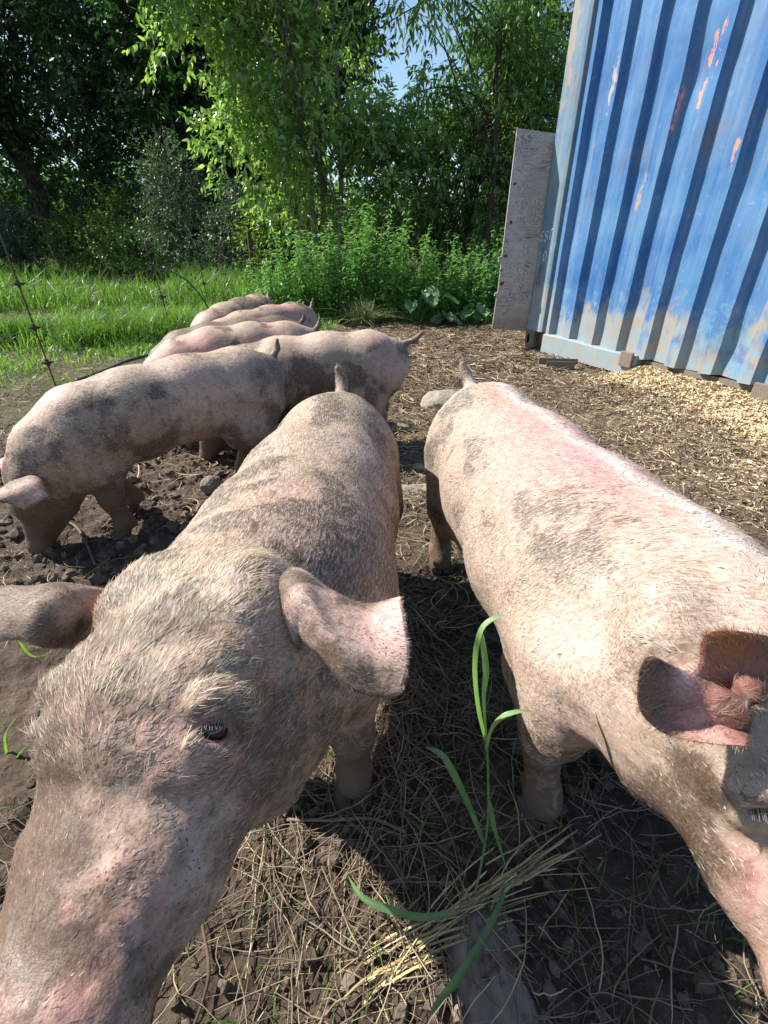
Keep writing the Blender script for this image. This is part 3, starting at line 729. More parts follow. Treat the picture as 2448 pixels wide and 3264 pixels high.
def skinmat(name, ang=0.0, sc=(230, 38, 230), amt=.75):
    m, t, b = mat(name, .55, spec=.38); n = NB(t); o = n.obj(); col = n.attr('col')
    n2 = n.noise(o, 34, 7, .74); n3 = n.noise(o, 120, 5, .7)
    sp = n.noise(n.mapping(o, (1, 1, 1), loc=(4, 2, 7)), 70, 5, .75); mud = n.attr('mud', True)
    c = n.mix(n.rng(n2, .35, .7), col, n.mix(1.0, col, (.80, .74, .70), 'MULTIPLY'))
    f = n.math('ADD', n.math('MULTIPLY', mud, .55), n.math('MULTIPLY', n2, .50)); f = n.math('ADD', f, n.math('MULTIPLY', sp, .34))
    c = n.mix(n.rng(f, .60, .80, 0, .88), c, (.092, .058, .036)); c = n.mix(n.rng(sp, .60, .70, 0, .85), c, (.07, .05, .038))
    vs = n.voro(n.mapping(o, (1, 1, 1), loc=(2, 2, 2)), 230); c = n.mix(n.math('MULTIPLY', n.rng(vs, .28, .18, 0, .85), n.rng(n.noise(o, 18, 3), .45, .6)), c, (.055, .04, .03))
    t.links.new(c, b.inputs['Base Color'])
    # fine pale hairs lying along the body
    hs = n.attr('hs', True); rv = n.mapping(o, rot=(0, 0, ang)); st = n.noise(n.mapping(rv, sc), 1, 3, .55, .9)
    c = n.mix(n.math('MULTIPLY', n.math('MULTIPLY', hs, n.rng(st, .50, .60, 0, amt)), n.rng(n2, .25, .6, .5, 1)), c, n.mix(.35, (.66, .60, .52), c)); c = n.mix(n.math('MULTIPLY', hs, n.rng(st, .47, .38, 0, amt * .8)), c, n.mix(1.0, c, (.42, .36, .32), 'MULTIPLY'))
    t.links.new(c, b.inputs['Base Color'])
    wet = n.attr('wet', True)
    t.links.new(n.rng(n.math('ADD', wet, n.math('MULTIPLY', n3, -.4)), 0, .6, .62, .16), b.inputs['Roughness'])
    h = n.noise(n.mapping(o, (1, 1, 1)), 45, 5, .6)
    bp = n.bump(h, .30, .006); bp = n.bump(n3, .5, .0025, bp); bp = n.bump(n.noise(o, 420, 3), .35, .0008, bp)
    t.links.new(bp, b.inputs['Normal'])
    b.inputs['Subsurface Weight'].default_value = .06; b.inputs['Subsurface Radius'].default_value = (1, .35, .2); b.inputs['Subsurface Scale'].default_value = .006
    return m
M_skin = skinmat('pig_skin', 0, (120, 60, 120), .2)
M_skinA = skinmat('pig_skin_left', 0, (400, 56, 340), .62); M_skinB = skinmat('pig_skin_right', .25, (70, 400, 120), .62)
M_skinC = skinmat('pig_skin_muddy', math.atan2(.665, -.746) * 0 + 2.30, (260, 34, 260), .38)
m, t, b = mat('pig_hair', .5, spec=.35); M_hair = m; n = NB(t); t.links.new(n.attr('col'), b.inputs['Base Color'])
trn = t.nodes.new('ShaderNodeBsdfTranslucent'); t.links.new(n.attr('col'), trn.inputs[0]); mx = t.nodes.new('ShaderNodeMixShader'); mx.inputs[0].default_value = .35
t.links.new(b.outputs[0], mx.inputs[1]); t.links.new(trn.outputs[0], mx.inputs[2]); t.links.new(mx.outputs[0], t.nodes['Material Output'].inputs[0])
M_eye, t, b = mat('eye', .06, (.012, .009, .008), .8)
M_lash, t, b = mat('eyelash', .6, (.36, .30, .23), .3)
M_hoof, t, b = mat('hoof', .7, (.07, .05, .04), .3)

CLEAN = np.array([.52, .375, .305]); DUST = np.array([.30, .22, .155]); PINK = np.array([.62, .24, .22])
def paint(v, nv, seed, mudb=.0, blobs=(), lowz=.30, pinkness=.5):
    """skin colour and mud amount; blobs: (centre, radius, colour|None, strength, mud)"""
    a = fbm(v, 4.5, 4, seed); d = fbm(v, 15, 4, seed + 9); p = fbm(v, 3.1, 3, seed + 21)
    col = CLEAN + (DUST - CLEAN) * (sstep(.28, .52, a) * (1 - pinkness * .5))[:, None]
    col = col + (PINK - col) * (sstep(.55, .72, p) * .45 * pinkness)[:, None]
    mud = .36 + mudb + .70 * sstep(.42, .68, d) * sstep(.35, .6, a) + .55 * sstep(lowz + .06, .10, v[:, 2]) - .12 * sstep(.2, .9, nv[:, 2])  # low term: leg mud, made heavier to stand in for shade on the legs
    for c, r, cc, st, md in blobs:
        w = np.exp(-(((v - np.array(c)) / np.array(r)) ** 2).sum(-1)) ; w = np.clip(w * (.45 + 1.1 * fbm(v, 14, 3, seed + 5)), 0, 1)
        if cc is not None: col = col + (np.array(cc) - col) * (w * st)[:, None]
        mud = mud + md * w
    return col, np.clip(mud, 0, 1.3)
def legs(B, pt, front, hind, sc=1.0, kk=.03, r=1.0):
    """pt: local->space. front/hind: list of (side, dx, dy) foot shifts"""
    for s_, dx, dy in front:
        P = [(s_ * .085, .32, .40), (s_ * .105, .30, .30), (s_ * .105 + dx * .5, .325 + dy * .5, .175), (s_ * .105 + dx, .325 + dy, .065), (s_ * .105 + dx, .340 + dy, .042)]
        rr = [(.084, .125), (.055, .075), (.036, .042), (.031, .033), (.031, .033)]
        for i in range(4): B.cone(pt(P[i]), pt(P[i + 1]), tuple(np.array(rr[i]) * sc), tuple(np.array(rr[i + 1]) * sc), kk if i else .06, pt.fwd)
        for q_ in (-1, 1): B.cone(pt((P[3][0] + q_ * .018, P[3][1] - .030, .062)), pt((P[3][0] + q_ * .020, P[3][1] - .034, .045)), .012 * sc, .009 * sc, .008)
    for s_, dx, dy in hind:
        P = [(s_ * .080, -.375, .445), (s_ * .105, -.30, .33), (s_ * .105 + dx * .5, -.435 + dy * .5, .215), (s_ * .105 + dx, -.425 + dy, .075), (s_ * .105 + dx, -.402 + dy, .042)]
        rr = [(.094, .152), (.080, .112), (.036, .052), (.031, .035), (.036, .040)]
        for i in range(4): B.cone(pt(P[i]), pt(P[i + 1]), tuple(np.array(rr[i]) * sc), tuple(np.array(rr[i + 1]) * sc), kk if i else .06, pt.fwd)
class Pt:
    """local pig frame (+y forwards) to space"""
    def __init__(s, loc, fwd, sc=1.0):
        s.o = np.array(loc, float); s.fwd = nrm(np.array([fwd[0], fwd[1], 0.])); s.s = np.array([s.fwd[1], -s.fwd[0], 0]); s.sc = sc
    def __call__(s, p): return s.o + s.sc * (s.s * p[0] + s.fwd * p[1] + np.array([0, 0, 1.]) * p[2])
def head(B, o, f, up=(0, 0, 1), sc=1.0, jowl=1.0, muz=1.0, pol=1.0):
    """o: centre of the back of the skull, f: towards the snout"""
    d, s, u = frame(f, up)
    X = lambda a, b, c: o + sc * (d * a + s * b + u * c)
    c_ = lambda p, q, r1, r2, k=.03, neg=False: B.cone(X(*p), X(*q), tuple(np.array(r1) * sc), tuple(np.array(r2) * sc), k, u, neg)
    c_((-.02, 0, -.03), (.08, 0, -.01), (.088 * pol, .088 * pol), (.082, .070), .05)
    for e in (-1, 1):
        c_((.065, e * .055, .018), (.115, e * .058, .000), (.026, .024), (.022, .022), .035)        # brow
        c_((.00, e * .062, -.09), (.08, e * .052, -.10), (.060 * jowl, .085), (.050, .062), .05)      # jowl
        c_((.11, e * .040, -.055), (.17, e * .034, -.062), (.034, .040), (.026, .032), .03)           # cheek ridge
        c_((-.03, e * .078 * (.1 + .9 * pol), .028 - .03 * (1 - pol) * 5 * .3), (-.005, e * .088 * (.2 + .8 * pol), .030 - .009 * (pol < 1)), (.022, .026), (.018, .022), .05)           # ear root
    c_((.07, 0, -.045), (.17, 0, -.055), (.068 * muz, .064), (.052 * muz, .050), .04)
    c_((.17, 0, -.055), (.25, 0, -.062), (.052 * muz, .048), (.044 * muz, .044), .03)
    c_((.255, 0, -.064), (.268, 0, -.066), (.050 * (1 + muz) / 2, .045), (.048 * (1 + muz) / 2, .043), .012)                           # snout disc
    c_((.03, 0, -.13), (.15, 0, -.112), (.055, .045), (.035, .030), .04); c_((.15, 0, -.112), (.222, 0, -.105), (.034, .026), (.024, .018), .025)
    for e in (-1, 1): c_((.278, e * .017, -.064), (.262, e * .016, -.064), (.010, .012), (.007, .008), .004, True)
    return X, d, s, u
def sheet(ctrl, nu=34, nv=18, th=.004, curl=None):
    """closed thin flap from a control grid (rows across, columns base->tip)"""
    C = np.array(ctrl, float); r_, c_ = C.shape[:2]
    A_ = np.stack([catmull(C[i], np.linspace(0, c_ - 1, nu)) for i in range(r_)])
    G = np.stack([catmull(A_[:, j], np.linspace(0, r_ - 1, nv)) for j in range(nu)], 1)     # nv, nu
    du = np.gradient(G, axis=1); dv = np.gradient(G, axis=0); N_ = nrm(np.cross(du, dv))
    wv = (noise(G, 26) - .5)[..., None] * .007 * N_; G = G + wv
    ed = np.minimum(np.linspace(0, 1, nv), np.linspace(1, 0, nv))[:, None]; et = np.linspace(1, 0, nu)[None]
    tk = th * np.clip(np.minimum(ed * 10, et * 14 + .0), .12, 1) * (1 + .8 * et)
    a = G + N_ * tk[..., None]; b = G - N_ * tk[..., None]
    ii = np.arange(nv * nu).reshape(nv, nu); q = np.stack([ii[:-1, :-1], ii[:-1, 1:], ii[1:, 1:], ii[1:, :-1]], -1).reshape(-1, 4)
    k = nv * nu; rim = np.concatenate([ii[0], ii[1:, -1], ii[-1, -2::-1], ii[-2:0:-1, 0]]); r2 = np.roll(rim, -1)
    qr = np.stack([rim, rim + k, r2 + k, r2], -1)
    return np.concatenate([a.reshape(-1, 3), b.reshape(-1, 3)]), np.concatenate([q, q[:, ::-1] + k, qr])

def coat(name, v, q, nv, col, mud, N, flow, L, w, parent, lenfn=None, tone=(.82, .71, .57), dark=.38, lift=.26, keep=None, seedn=0):
    """short bristles rooted on the skin, each a thin bent blade"""
    tri = np.concatenate([q[:, [0, 1, 2]], q[:, [0, 2, 3]]]); a, b, c = v[tri[:, 0]], v[tri[:, 1]], v[tri[:, 2]]
    ar = np.linalg.norm(np.cross(b - a, c - a), axis=1)
    if keep is not None: ar = ar * keep((a + b + c) / 3, nv[tri[:, 0]])
    cs = np.cumsum(ar); k = np.searchsorted(cs, rng.random(N) * cs[-1]); k = np.minimum(k, len(tri) - 1)
    r1 = np.sqrt(rng.random(N)); r2 = rng.random(N); wa, wb, wc = 1 - r1, r1 * (1 - r2), r1 * r2
    bl = lambda x: x[tri[k, 0]] * wa[:, None] + x[tri[k, 1]] * wb[:, None] + x[tri[k, 2]] * wc[:, None]
    P = bl(v); Nn = nrm(bl(nv)); cc = bl(col); mm = bl(mud[:, None])[:, 0]
    F = flow(P, Nn); F = F - (F * Nn).sum(-1, keepdims=True) * Nn; F = nrm(F)
    Sd = np.cross(F, Nn)
    cl = (noise(P, 60, seedn + 3) - .5) * 1.5 + (noise(P, 190, seedn) - .5) * 1.3; lf = lift * (.5 + noise(P, 90, seedn + 8)) + rng.normal(0, .07, N)
    D = nrm(F + Sd * (cl + rng.normal(0, .22, N))[:, None] + Nn * np.clip(lf, .05, 2)[:, None])
    ln = L * rng.uniform(.5, 1.25, N)
    if lenfn is not None: ln = ln * lenfn(P)
    t_ = np.array([0, .5, 1.]); bend = -Nn * (.22 * ln)[:, None]
    C = P[:, None] - Nn[:, None] * .0006 + D[:, None] * (ln[:, None] * t_)[..., None] + bend[:, None] * (t_ ** 2)[None, :, None]
    Wd = nrm(np.cross(D, nrm(Nn + rng.normal(0, .5, (N, 3)))))
    vv, qq = ribbons(C, w * rng.uniform(.6, 1.3, (N, 1)) * np.array([1, .85, .12]), Wd)
    tn = np.array(tone) * rng.uniform(.45, 1.2, (N, 1)); tn = tn * (1 - dark * sstep(.35, .95, mm + rng.normal(0, .12, N)))[:, None]
    tn = tn * .78 + cc * .22
    nn = np.repeat(nrm(Nn * 1.0 + rng.normal(0, .2, (N, 3))), 6, 0)
    return mesh(name, vv, [qq[:, ::-1]], M_hair, parent, attrs={'col': np.repeat(tn, 6, 0)}, normals=nn)

def finish(root, v, q, col, mud, wet=None, name='body', m=None, hs=None):
    o = root.location; 
    return mesh(name, v - np.array(o), [q], m or M_skin, root, attrs={'col': col, 'mud': mud, 'hs': sstep(.16, .34, v[:, 2]) * (1 if hs is None else hs), 'wet': np.zeros(len(v)) if wet is None else wet})
def local_mesh(name, v, f, m, root, **k): return mesh(name, v - np.array(root.location), f, m, root, **k)
def hoofs(root, pts, fwd, sc=1.0):
    for p in pts:
        d = nrm(np.array([fwd[0], fwd[1], 0])); s_ = np.array([d[1], -d[0], 0]); b_ = MB()
        for e in (-1, 1):
            v, f = tube_pts([p + s_ * e * .015 * sc + d * -.015 * sc + (0, 0, .035), p + s_ * e * .017 * sc + d * .012 * sc + (0, 0, .015), p + s_ * e * .014 * sc + d * .045 * sc + (0, 0, .006)], np.array([.021, .025, .011]) * sc, 10, 10); b_.add(v, f)
        v, q = np.concatenate(b_.v), [np.concatenate(x) for x in b_.f.values()]
        local_mesh('trotter', v, q, M_hoof, root)

def lids_and_eye(root, c, nn, a, up, r=.0128):
    """eyeball set in the socket with pale lashes on the upper lid"""
    bm = bmesh.new(); bmesh.ops.create_uvsphere(bm, u_segments=24, v_segments=16, radius=r)
    v = np.array([p.co[:] for p in bm.verts]); f3 = np.array([[p.index for p in g.verts] for g in bm.faces if len(g.verts) == 3]); f4 = np.array([[p.index for p in g.verts] for g in bm.faces if len(g.verts) == 4]); bm.free()
    e = local_mesh('eye', v + c, [f3, f4], M_eye, root)
    P = []
    for k in range(22):
        x = -1 + 2 * k / 21; cz = math.cos(x * 1.5)
        b0 = c + nn * .0075 + a * x * .0135 + up * (.002 + .0055 * cz) + nn * (-.001 + .0085 * cz)
        dd = nrm(nn * .75 - up * 1.0 + a * x * .35 + rng.normal(0, .16, 3)); t_ = np.linspace(0, 1, 5)[:, None]; L = .0105 * rng.uniform(.75, 1.15)
        P.append(b0 + dd * L * t_ + nn * (.2 * L * t_ ** 2))
    v, q = tubes(np.array(P), np.tile(np.linspace(.00028, .0001, 5), (22, 1)), 5)
    mesh('eyelashes', v - np.array(root.location), [q], M_lash, e)
    return e

def skin_hit(B, x, y):
    """where the line of sight through (x, y) meets the skin"""
    r = nrm(ray(x, y)); o = np.array([0, 0, CAM_Z]); t = np.linspace(.18, 1.2, 1500); e = B.eval(o + np.outer(t, r)); return o + r * t[np.argmax(e < 0)]
def grad(B, p):
    h = .002; return nrm(np.array([B.eval(p + k)[0] - B.eval(p - k)[0] for k in np.eye(3) * h]))
def eye_socket(B, p, d, u):
    """p on the skin; returns eyeball centre and the frame of the lids"""
    nn = grad(B, p); up = -d * .9 + u * .35; up = nrm(up - nn * (up @ nn)); a = np.cross(up, nn)
    P = lambda x, y, z: p + a * x + up * y + nn * z
    for k in (-1, 0):
        B.cone(P(k * .017, .020 - abs(k) * .004, -.001), P((k + 1) * .017, .020 - abs(k + 1) * .004, -.001), .012, .012, .012, u)     # brow fold
    B.cone(P(-.014, -.018, -.003), P(.014, -.017, -.003), .008, .008, .010, u)
    B.cone(P(0, -.001, .02), P(0, -.001, -.007), .0155, .0135, .004, u, True)
    for x0, x1 in ((-.0145, -.007), (-.007, .0), (0, .007), (.007, .0145)):
        z = lambda x: -.0045 + .0065 * math.cos(x / .0145 * 1.5); y = lambda x: .0018 + .0085 * math.cos(x / .0145 * 1.5)
        B.cone(P(x0, y(x0), z(x0)), P(x1, y(x1), z(x1)), .0058, .0058, .003, u)
        y2 = lambda x: -.0065 - .0085 * math.cos(x / .0145 * 1.5)
        B.cone(P(x0, y2(x0), z(x0) - .001), P(x1, y2(x1), z(x1) - .001), .0036, .0036, .003, u)
    return p - nn * .0072, nn, a, up
def mirror(p, ho, s): return p - 2 * s * ((p - ho) @ s)
# ---- A: the near pig at the left, its face towards the camera
def pig_near_left():
    base = np.array([-.16, .85, 0]); root = empty('pig', base, 0, label='big near pig at the left whose bristly face and drooping ear fill the lower left', cat='pig', group='pigs in the pen')
    B = Body()
    B.chain([(-.125, 1.30, .505, .115, .125), (-.13, 1.17, .49, .150, .165), (-.155, .95, .455, .178, .190), (-.175, .72, .455, .186, .192), (-.168, .60, .475, .178, .182), (-.178, .50, .52, .150, .158), (-.200, .39, .565, .105, .125)], .05)
    pt = Pt((-.15, .90, 0), (-.05, -1)); legs(B, pt, [(-1, 0, .0), (1, 0, .0)], [(-1, 0, .02), (1, 0, .08)])
    for p, q, r1, r2 in (((-.125, 1.38, .60), (-.127, 1.415, .635), .020, .015), ((-.127, 1.415, .635), (-.137, 1.415, .672), .015, .010)): B.cone(p, q, r1, r2, .02)
    ho = np.array([-.203, .385, .632]); X, d, s, u = head(B, ho, (-.050, -.29, -.046), (-.16, 0, 1), sc=1.13, jowl=1.22, muz=1.40, pol=.80)
    eyes = {}
    pe = skin_hit(B, 218, 727); sg = 1 if (pe - ho) @ s > 0 else -1; p2 = mirror(pe, ho, s)
    eyes[sg] = eye_socket(B, pe, d, u); gm_ = grad(B, pe); gm_ = gm_ - 2 * s * (gm_ @ s); eyes[-sg] = eye_socket(B, B.surf(p2 - gm_ * .05, gm_) - gm_ * .003, d, u)
    v, q = B.build(.0042); v = relax(v, q, 1)
    # folds of the nose and brow
    nv = vnormals(v, q); lf = (v - ho) @ d; ls = (v - ho) @ s; lu = (v - ho) @ u
    hd = sstep(-.05, .04, lf); fold = (fbm(v * (1, 1, 1), 34, 3, 2) - .5) * .007 * hd + (fbm(v, 14, 2, 9) - .5) * .007
    v = v + nv * (fold + .003 * (fbm(v * (1, .6, 1), 60, 2, 5) - .5) * sstep(.15, .2, lf) * sstep(.26, .24, lf) * sstep(-.10, -.03, lu))[:, None]
    # ears, real flaps rooted in the skull
    eL = sheet([[at(262, 588, .545), at(278, 572, .535), at(300, 570, .525), at(330, 588, .515), at(366, 604, .50), at(392, 598, .490), at(400, 596, .486)],
                [at(270, 592, .50), at(284, 580, .490), at(303, 580, .485), at(333, 604, .475), at(368, 622, .468), at(396, 618, .462), at(404, 618, .460)],
                [at(284, 612, .472), at(295, 600, .462), at(312, 606, .455), at(340, 640, .447), at(372, 656, .445), at(402, 650, .444), at(406, 650, .444)],
                [at(296, 640, .478), at(302, 622, .465), at(318, 636, .455), at(342, 662, .444), at(366, 682, .440), at(398, 682, .438), at(405, 676, .438)],
                [at(296, 655, .495), at(304, 640, .478), at(316, 652, .465), at(334, 672, .450), at(352, 690, .440), at(385, 698, .436), at(400, 692, .436)]], 60, 36, .0024)
    eR = sheet([[at(110, 590, .56), at(60, 583, .53), at(30, 586, .53), at(-20, 590, .54), at(-70, 612, .55)],
                [at(98, 606, .55), at(50, 600, .495), at(20, 602, .50), at(-30, 612, .51), at(-85, 630, .53)],
                [at(88, 628, .54), at(42, 626, .475), at(10, 622, .48), at(-40, 634, .50), at(-85, 650, .52)],
                [at(84, 648, .55), at(44, 648, .48), at(14, 640, .48), at(-30, 652, .50), at(-75, 660, .52)]], 50, 26, .0024)
    vs, qs = [v], [q]
    for a_, b_ in (eL, eR): qs.append(b_ + sum(len(z) for z in vs)); vs.append(a_)
    nb = len(v); v = np.concatenate(vs); q = np.concatenate(qs); nv = vnormals(v, q)
    ear = np.zeros(len(v)); ear[nb:] = 1
    lf = (v - ho) @ d; ls = (v - ho) @ s; lu = (v - ho) @ u
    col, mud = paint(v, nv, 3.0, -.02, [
        (X(.25, 0, -.05), (.05, .06, .05), (.56, .29, .26), .9, .10), (X(.19, .01, -.02), (.06, .06, .05), (.38, .27, .20), .85, .24), (X(.15, .02, -.02), (.06, .06, .05), (.36, .27, .20), .7, .20), (X(.19, .05, -.04), (.05, .03, .05), (.26, .18, .15), .6, .25),
        (X(.13, .06, -.05), (.035, .035, .04), (.30, .22, .18), .5, .35), (X(.105, .080, -.03), (.022, .03, .02), (.60, .33, .33), .8, -.3),
        (X(-.03, .10, .02), (.05, .05, .04), (.62, .33, .30), .7, -.2), (X(-.03, -.09, .02), (.05, .05, .05), (.66, .36, .33), .7, -.3),
        ((-.05, .52, .60), (.09, .08, .08), (.50, .26, .25), .7, .10), ((-.03, .60, .60), (.06, .10, .06), None, 0, .35),
        ((.02, .85, .45), (.05, .25, .12), (.55, .24, .20), .55, .0), ((.00, .95, .55), (.06, .22, .07), None, 0, .30),
        ((-.12, 1.30, .60), (.10, .05, .05), None, 0, .75), ((-.13, 1.41, .65), (.04, .04, .05), (.2, .14, .10), .8, .5), (pe, (.03, .03, .03), (.36, .22, .20), .7, .05), (X(.03, .03, .05), (.10, .09, .08), (.36, .27, .18), .6, .22), (X(.02, .075, .03), (.04, .03, .04), (.42, .22, .13), .8, .15), (X(.15, .05, -.02), (.05, .03, .05), (.26, .18, .15), .6, .25), (X(.16, -.02, .0), (.05, .05, .05), (.50, .34, .26), .6, .0)], pinkness=.4)
    hm = sstep(.02, .10, lf) * (1 - ear); mud = mud + hm * (.42 * sstep(.50, .60, fbm(v, 38, 4, 12)) * sstep(.35, .6, fbm(v, 9, 2, 31)) + .10 + .10 * sstep(.20, .10, lf))
    pk = hm * sstep(.48, .60, fbm(v, 26, 3, 15)); col = col + (np.array([.62, .27, .25]) - col) * (pk * .28)[:, None]
    col[nb:] = col[nb:] * .45 + np.array([.50, .36, .31]) * .55; mud[nb:] = .30 + .5 * sstep(.45, .6, fbm(v[nb:], 18, 3, 3))
    tip = sstep(.05, .0, np.linalg.norm(v - at(400, 612, .46), axis=1) - .012)[:, None] * ear[:, None]; col = col + (np.array([.72, .42, .40]) - col) * tip * .8; mud = mud * (1 - .6 * tip[:, 0])
    wet = sstep(.16, .27, lf) * (1 - ear) * .38
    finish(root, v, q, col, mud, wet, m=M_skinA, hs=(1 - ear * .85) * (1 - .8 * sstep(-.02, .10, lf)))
    hoofs(root, [pt((s_ * .105, y_, 0)) for s_, y_ in ((-1, .345), (1, .345), (-1, -.38), (1, -.32))], pt.fwd)
    for e in (-1, 1): lids_and_eye(root, *eyes[e])
    # coat
    cen = np.array([[-.125, 1.35, .5], [-.155, .95, .45], [-.18, .6, .48], [-.21, .39, .60]])
    def flow(P, N_):
        a = sstep(.50, .38, P[:, 1])[:, None]; bk = np.array([.04, 1, 0.]); F = bk + np.array([0, 0, -.45]) * np.clip(1 - np.abs(N_[:, 2:3]), 0, 1)
        hf = -d + s * np.sign(((P - ho) @ s))[:, None] * .55 * np.clip(np.abs((P - ho) @ s) / .08, 0, 1)[:, None] - u * .25
        return F * (1 - a) + hf * a
    b = v[:nb]; qb = q[(q < nb).all(1)]
    see = lambda P, N_: (P[:, 2] > .18).astype(float) * (.25 + .75 * (((np.array([0, 0, 1.]) - P) * N_).sum(-1) > -.05))
    bald = lambda P: np.prod([sstep(.016, .030, np.linalg.norm(P - c_, axis=1)) for (c_, *_) in eyes.values()], 0)
    def lenf(P):
        lf_ = (P - ho) @ d; hd_ = sstep(-.12, -.02, lf_); sn = sstep(.13, .21, lf_); return 1 + .15 * hd_ * (1 - sn) - .45 * sn
    root_o = np.array(root.location)
    def off(o): o.data.transform(Matrix.Translation(-Vector(root.location))); return o
    off(coat('coat', b, qb, nv[:nb], col[:nb], mud[:nb], 130000, flow, .0105, .00032, root, lenf, keep=lambda P, N_: see(P, N_) * (1 - .35 * sstep(-.1, 0, (P - ho) @ d)) * bald(P)))
    hk = lambda P, N_: see(P, N_) * bald(P) * (1 - .8 * sstep(.0, -.04, (P - ho) @ u)) * sstep(-.15, -.03, (P - ho) @ d) * (.15 + .85 * sstep(.22, .12, (P - ho) @ d))
    off(coat('head_bristles', b, qb, nv[:nb], col[:nb], mud[:nb], 9000, flow, .015, .00026, root, lenf, keep=hk, tone=(.80, .70, .54), dark=.3, lift=.26, seedn=5))
    mk = lambda P, N_: bald(P) * sstep(.02, .08, (P - ho) @ d) * sstep(-.12, -.06, (P - ho) @ u)
    off(coat('muzzle_hair', b, qb, nv[:nb], col[:nb], mud[:nb], 16000, flow, .0070, .00024, root, keep=mk, tone=(.52, .42, .31), dark=.5, lift=.3, seedn=15))
    ev, eq = v[nb:], q[(q >= nb).all(1)] - nb
    efl = lambda P, N_: np.where(P[:, :1] > -.15, np.array([1, -.25, -.35]), np.array([-1, -.1, -.05])) * np.ones((len(P), 1))
    off(coat('ear_fuzz', ev, eq, nv[nb:], col[nb:], mud[nb:], 40000, efl, .006, .00018, root, tone=(.60, .52, .42), lift=.5))
    return root
pig_near_left()

# ---- B: the near pig at the right
def pig_near_right():
    base = np.array([.37, .85, 0]); root = empty('pig', base, 0, label='near pig at the right with pink scratches along its pale back and a cupped ear', cat='pig', group='pigs in the pen')
    B = Body()
    B.chain([(.29, 1.39, .50, .115, .125), (.295, 1.26, .49, .155, .165), (.335, 1.02, .46, .182, .192), (.375, .78, .455, .195, .195), (.405, .60, .475, .182, .180), (.415, .50, .505, .150, .160), (.405, .40, .54, .120, .135)], .05)
    pt = Pt((.355, .92, 0), (.13, -1)); legs(B, pt, [(1, -.01, .06), (-1, 0, -.05)], [(1, 0, -.02), (-1, 0, .10)])
    B.cone((.265, .50, .47), (.265, .47, .34), (.060, .085), (.045, .06), .05)
    for p, q, r1, r2 in (((.27, 1.46, .60), (.258, 1.50, .635), .020, .014), ((.258, 1.50, .635), (.245, 1.50, .665), .014, .009)): B.cone(p, q, r1, r2, .02)
    ho = np.array([.395, .385, .600]); X, d, s, u = head(B, ho, (.005, -.27, -.095), sc=1.13, jowl=.98, muz=1.18, pol=.9)
    eyes = {}
    pe = skin_hit(B, 762, 806); eyes[1] = eye_socket(B, pe, d, u); gm_ = grad(B, pe); gm_ = gm_ - 2 * s * (gm_ @ s); eyes[-1] = eye_socket(B, B.surf(mirror(pe, ho, s) - gm_ * .05, gm_), d, u)
    v, q = B.build(.006); v = relax(v, q, 1); nv = vnormals(v, q)
    lf = (v - ho) @ d; v = v + nv * ((fbm(v, 30, 3, 4) - .5) * .006 * sstep(-.05, .04, lf) + (fbm(v, 13, 2, 9) - .5) * .008)[:, None]
    # cupped ear opening towards the camera
    edge = [(748, 746, .392), (702, 743, .395), (668, 734, .402), (645, 716, .398), (638, 690, .398), (640, 664, .402), (652, 656, .408), (668, 668, .416), (684, 676, .424), (698, 664, .425), (703, 642, .420), (716, 631, .415), (745, 632, .41), (785, 645, .415), (820, 690, .43)]
    core = [(754 + 5 * math.cos(a_), 710 + 9 * math.sin(a_), .408) for a_ in np.linspace(1.9, 5.6, 15)]
    rows = []
    for E_, K_ in zip(edge, core):
        pe, pk = at(*E_), at(*K_); mid = pk * .55 + pe * .45; vw = nrm(mid - np.array([0, 0, 1.])); rows.append([pk, pk * .75 + pe * .25 + vw * .016, mid + vw * .024, pk * .25 + pe * .75 + vw * .014, pe])
    ear_v, ear_q = sheet(rows, 44, 70, .0022)
    eR = (np.array([mirror(p_, ho, s) for p_ in ear_v]), ear_q[:, ::-1])
    vs = [v, ear_v, eR[0]]; qs = [q, ear_q + len(v), eR[1] + len(v) + len(ear_v)]
    nb = len(v); v = np.concatenate(vs); q = np.concatenate(qs); nv = vnormals(v, q)
    RUST = (.42, .22, .11)
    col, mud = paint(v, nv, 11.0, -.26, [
        ((.32, 1.12, .65), (.07, .05, .05), RUST, .55, -.1), ((.27, 1.47, .64), (.05, .06, .05), (.22, .14, .10), .8, .3), ((.22, .75, .45), (.05, .25, .12), (.34, .25, .17), .5, .25), ((.31, .98, .65), (.06, .10, .05), (.66, .24, .22), .95, -.3), ((.36, .80, .64), (.05, .09, .05), (.72, .20, .26), 1.0, -.35),
        ((.44, .66, .62), (.06, .07, .05), (.70, .30, .30), .8, -.3), ((.35, .92, .64), (.10, .20, .08), (.66, .30, .27), .75, -.3), ((.42, .62, .62), (.09, .10, .07), (.66, .30, .28), .6, -.2), ((.48, .56, .60), (.06, .08, .05), (.68, .36, .34), .6, -.2),
        ((.30, 1.30, .64), (.07, .07, .05), None, 0, .10), ((.20, 1.15, .50), (.04, .14, .10), (.52, .40, .29), .5, .22), ((.28, .58, .58), (.05, .06, .05), None, 0, .38), ((.32, .50, .60), (.05, .04, .05), None, 0, .40),
        (skin_hit(B, 702, 782), (.015, .022, .02), (.09, .055, .03), 1.3, 1.2), (skin_hit(B, 705, 850), (.025, .03, .03), (.22, .17, .12), .9, .55), (skin_hit(B, 745, 880), (.02, .02, .03), (.50, .26, .24), .9, .3), (X(.11, -.03, .02), (.05, .05, .04), (.68, .44, .40), .8, -.4), (X(.16, -.02, .0), (.04, .03, .03), (.60, .34, .33), .6, .1), (X(.2, 0, -.03), (.06, .05, .04), (.55, .36, .30), .3, .2)], pinkness=.45)
    sx = np.interp(v[:, 1], [.4, .6, .78, 1.02, 1.26, 1.4], [.43, .435, .405, .365, .31, .29])
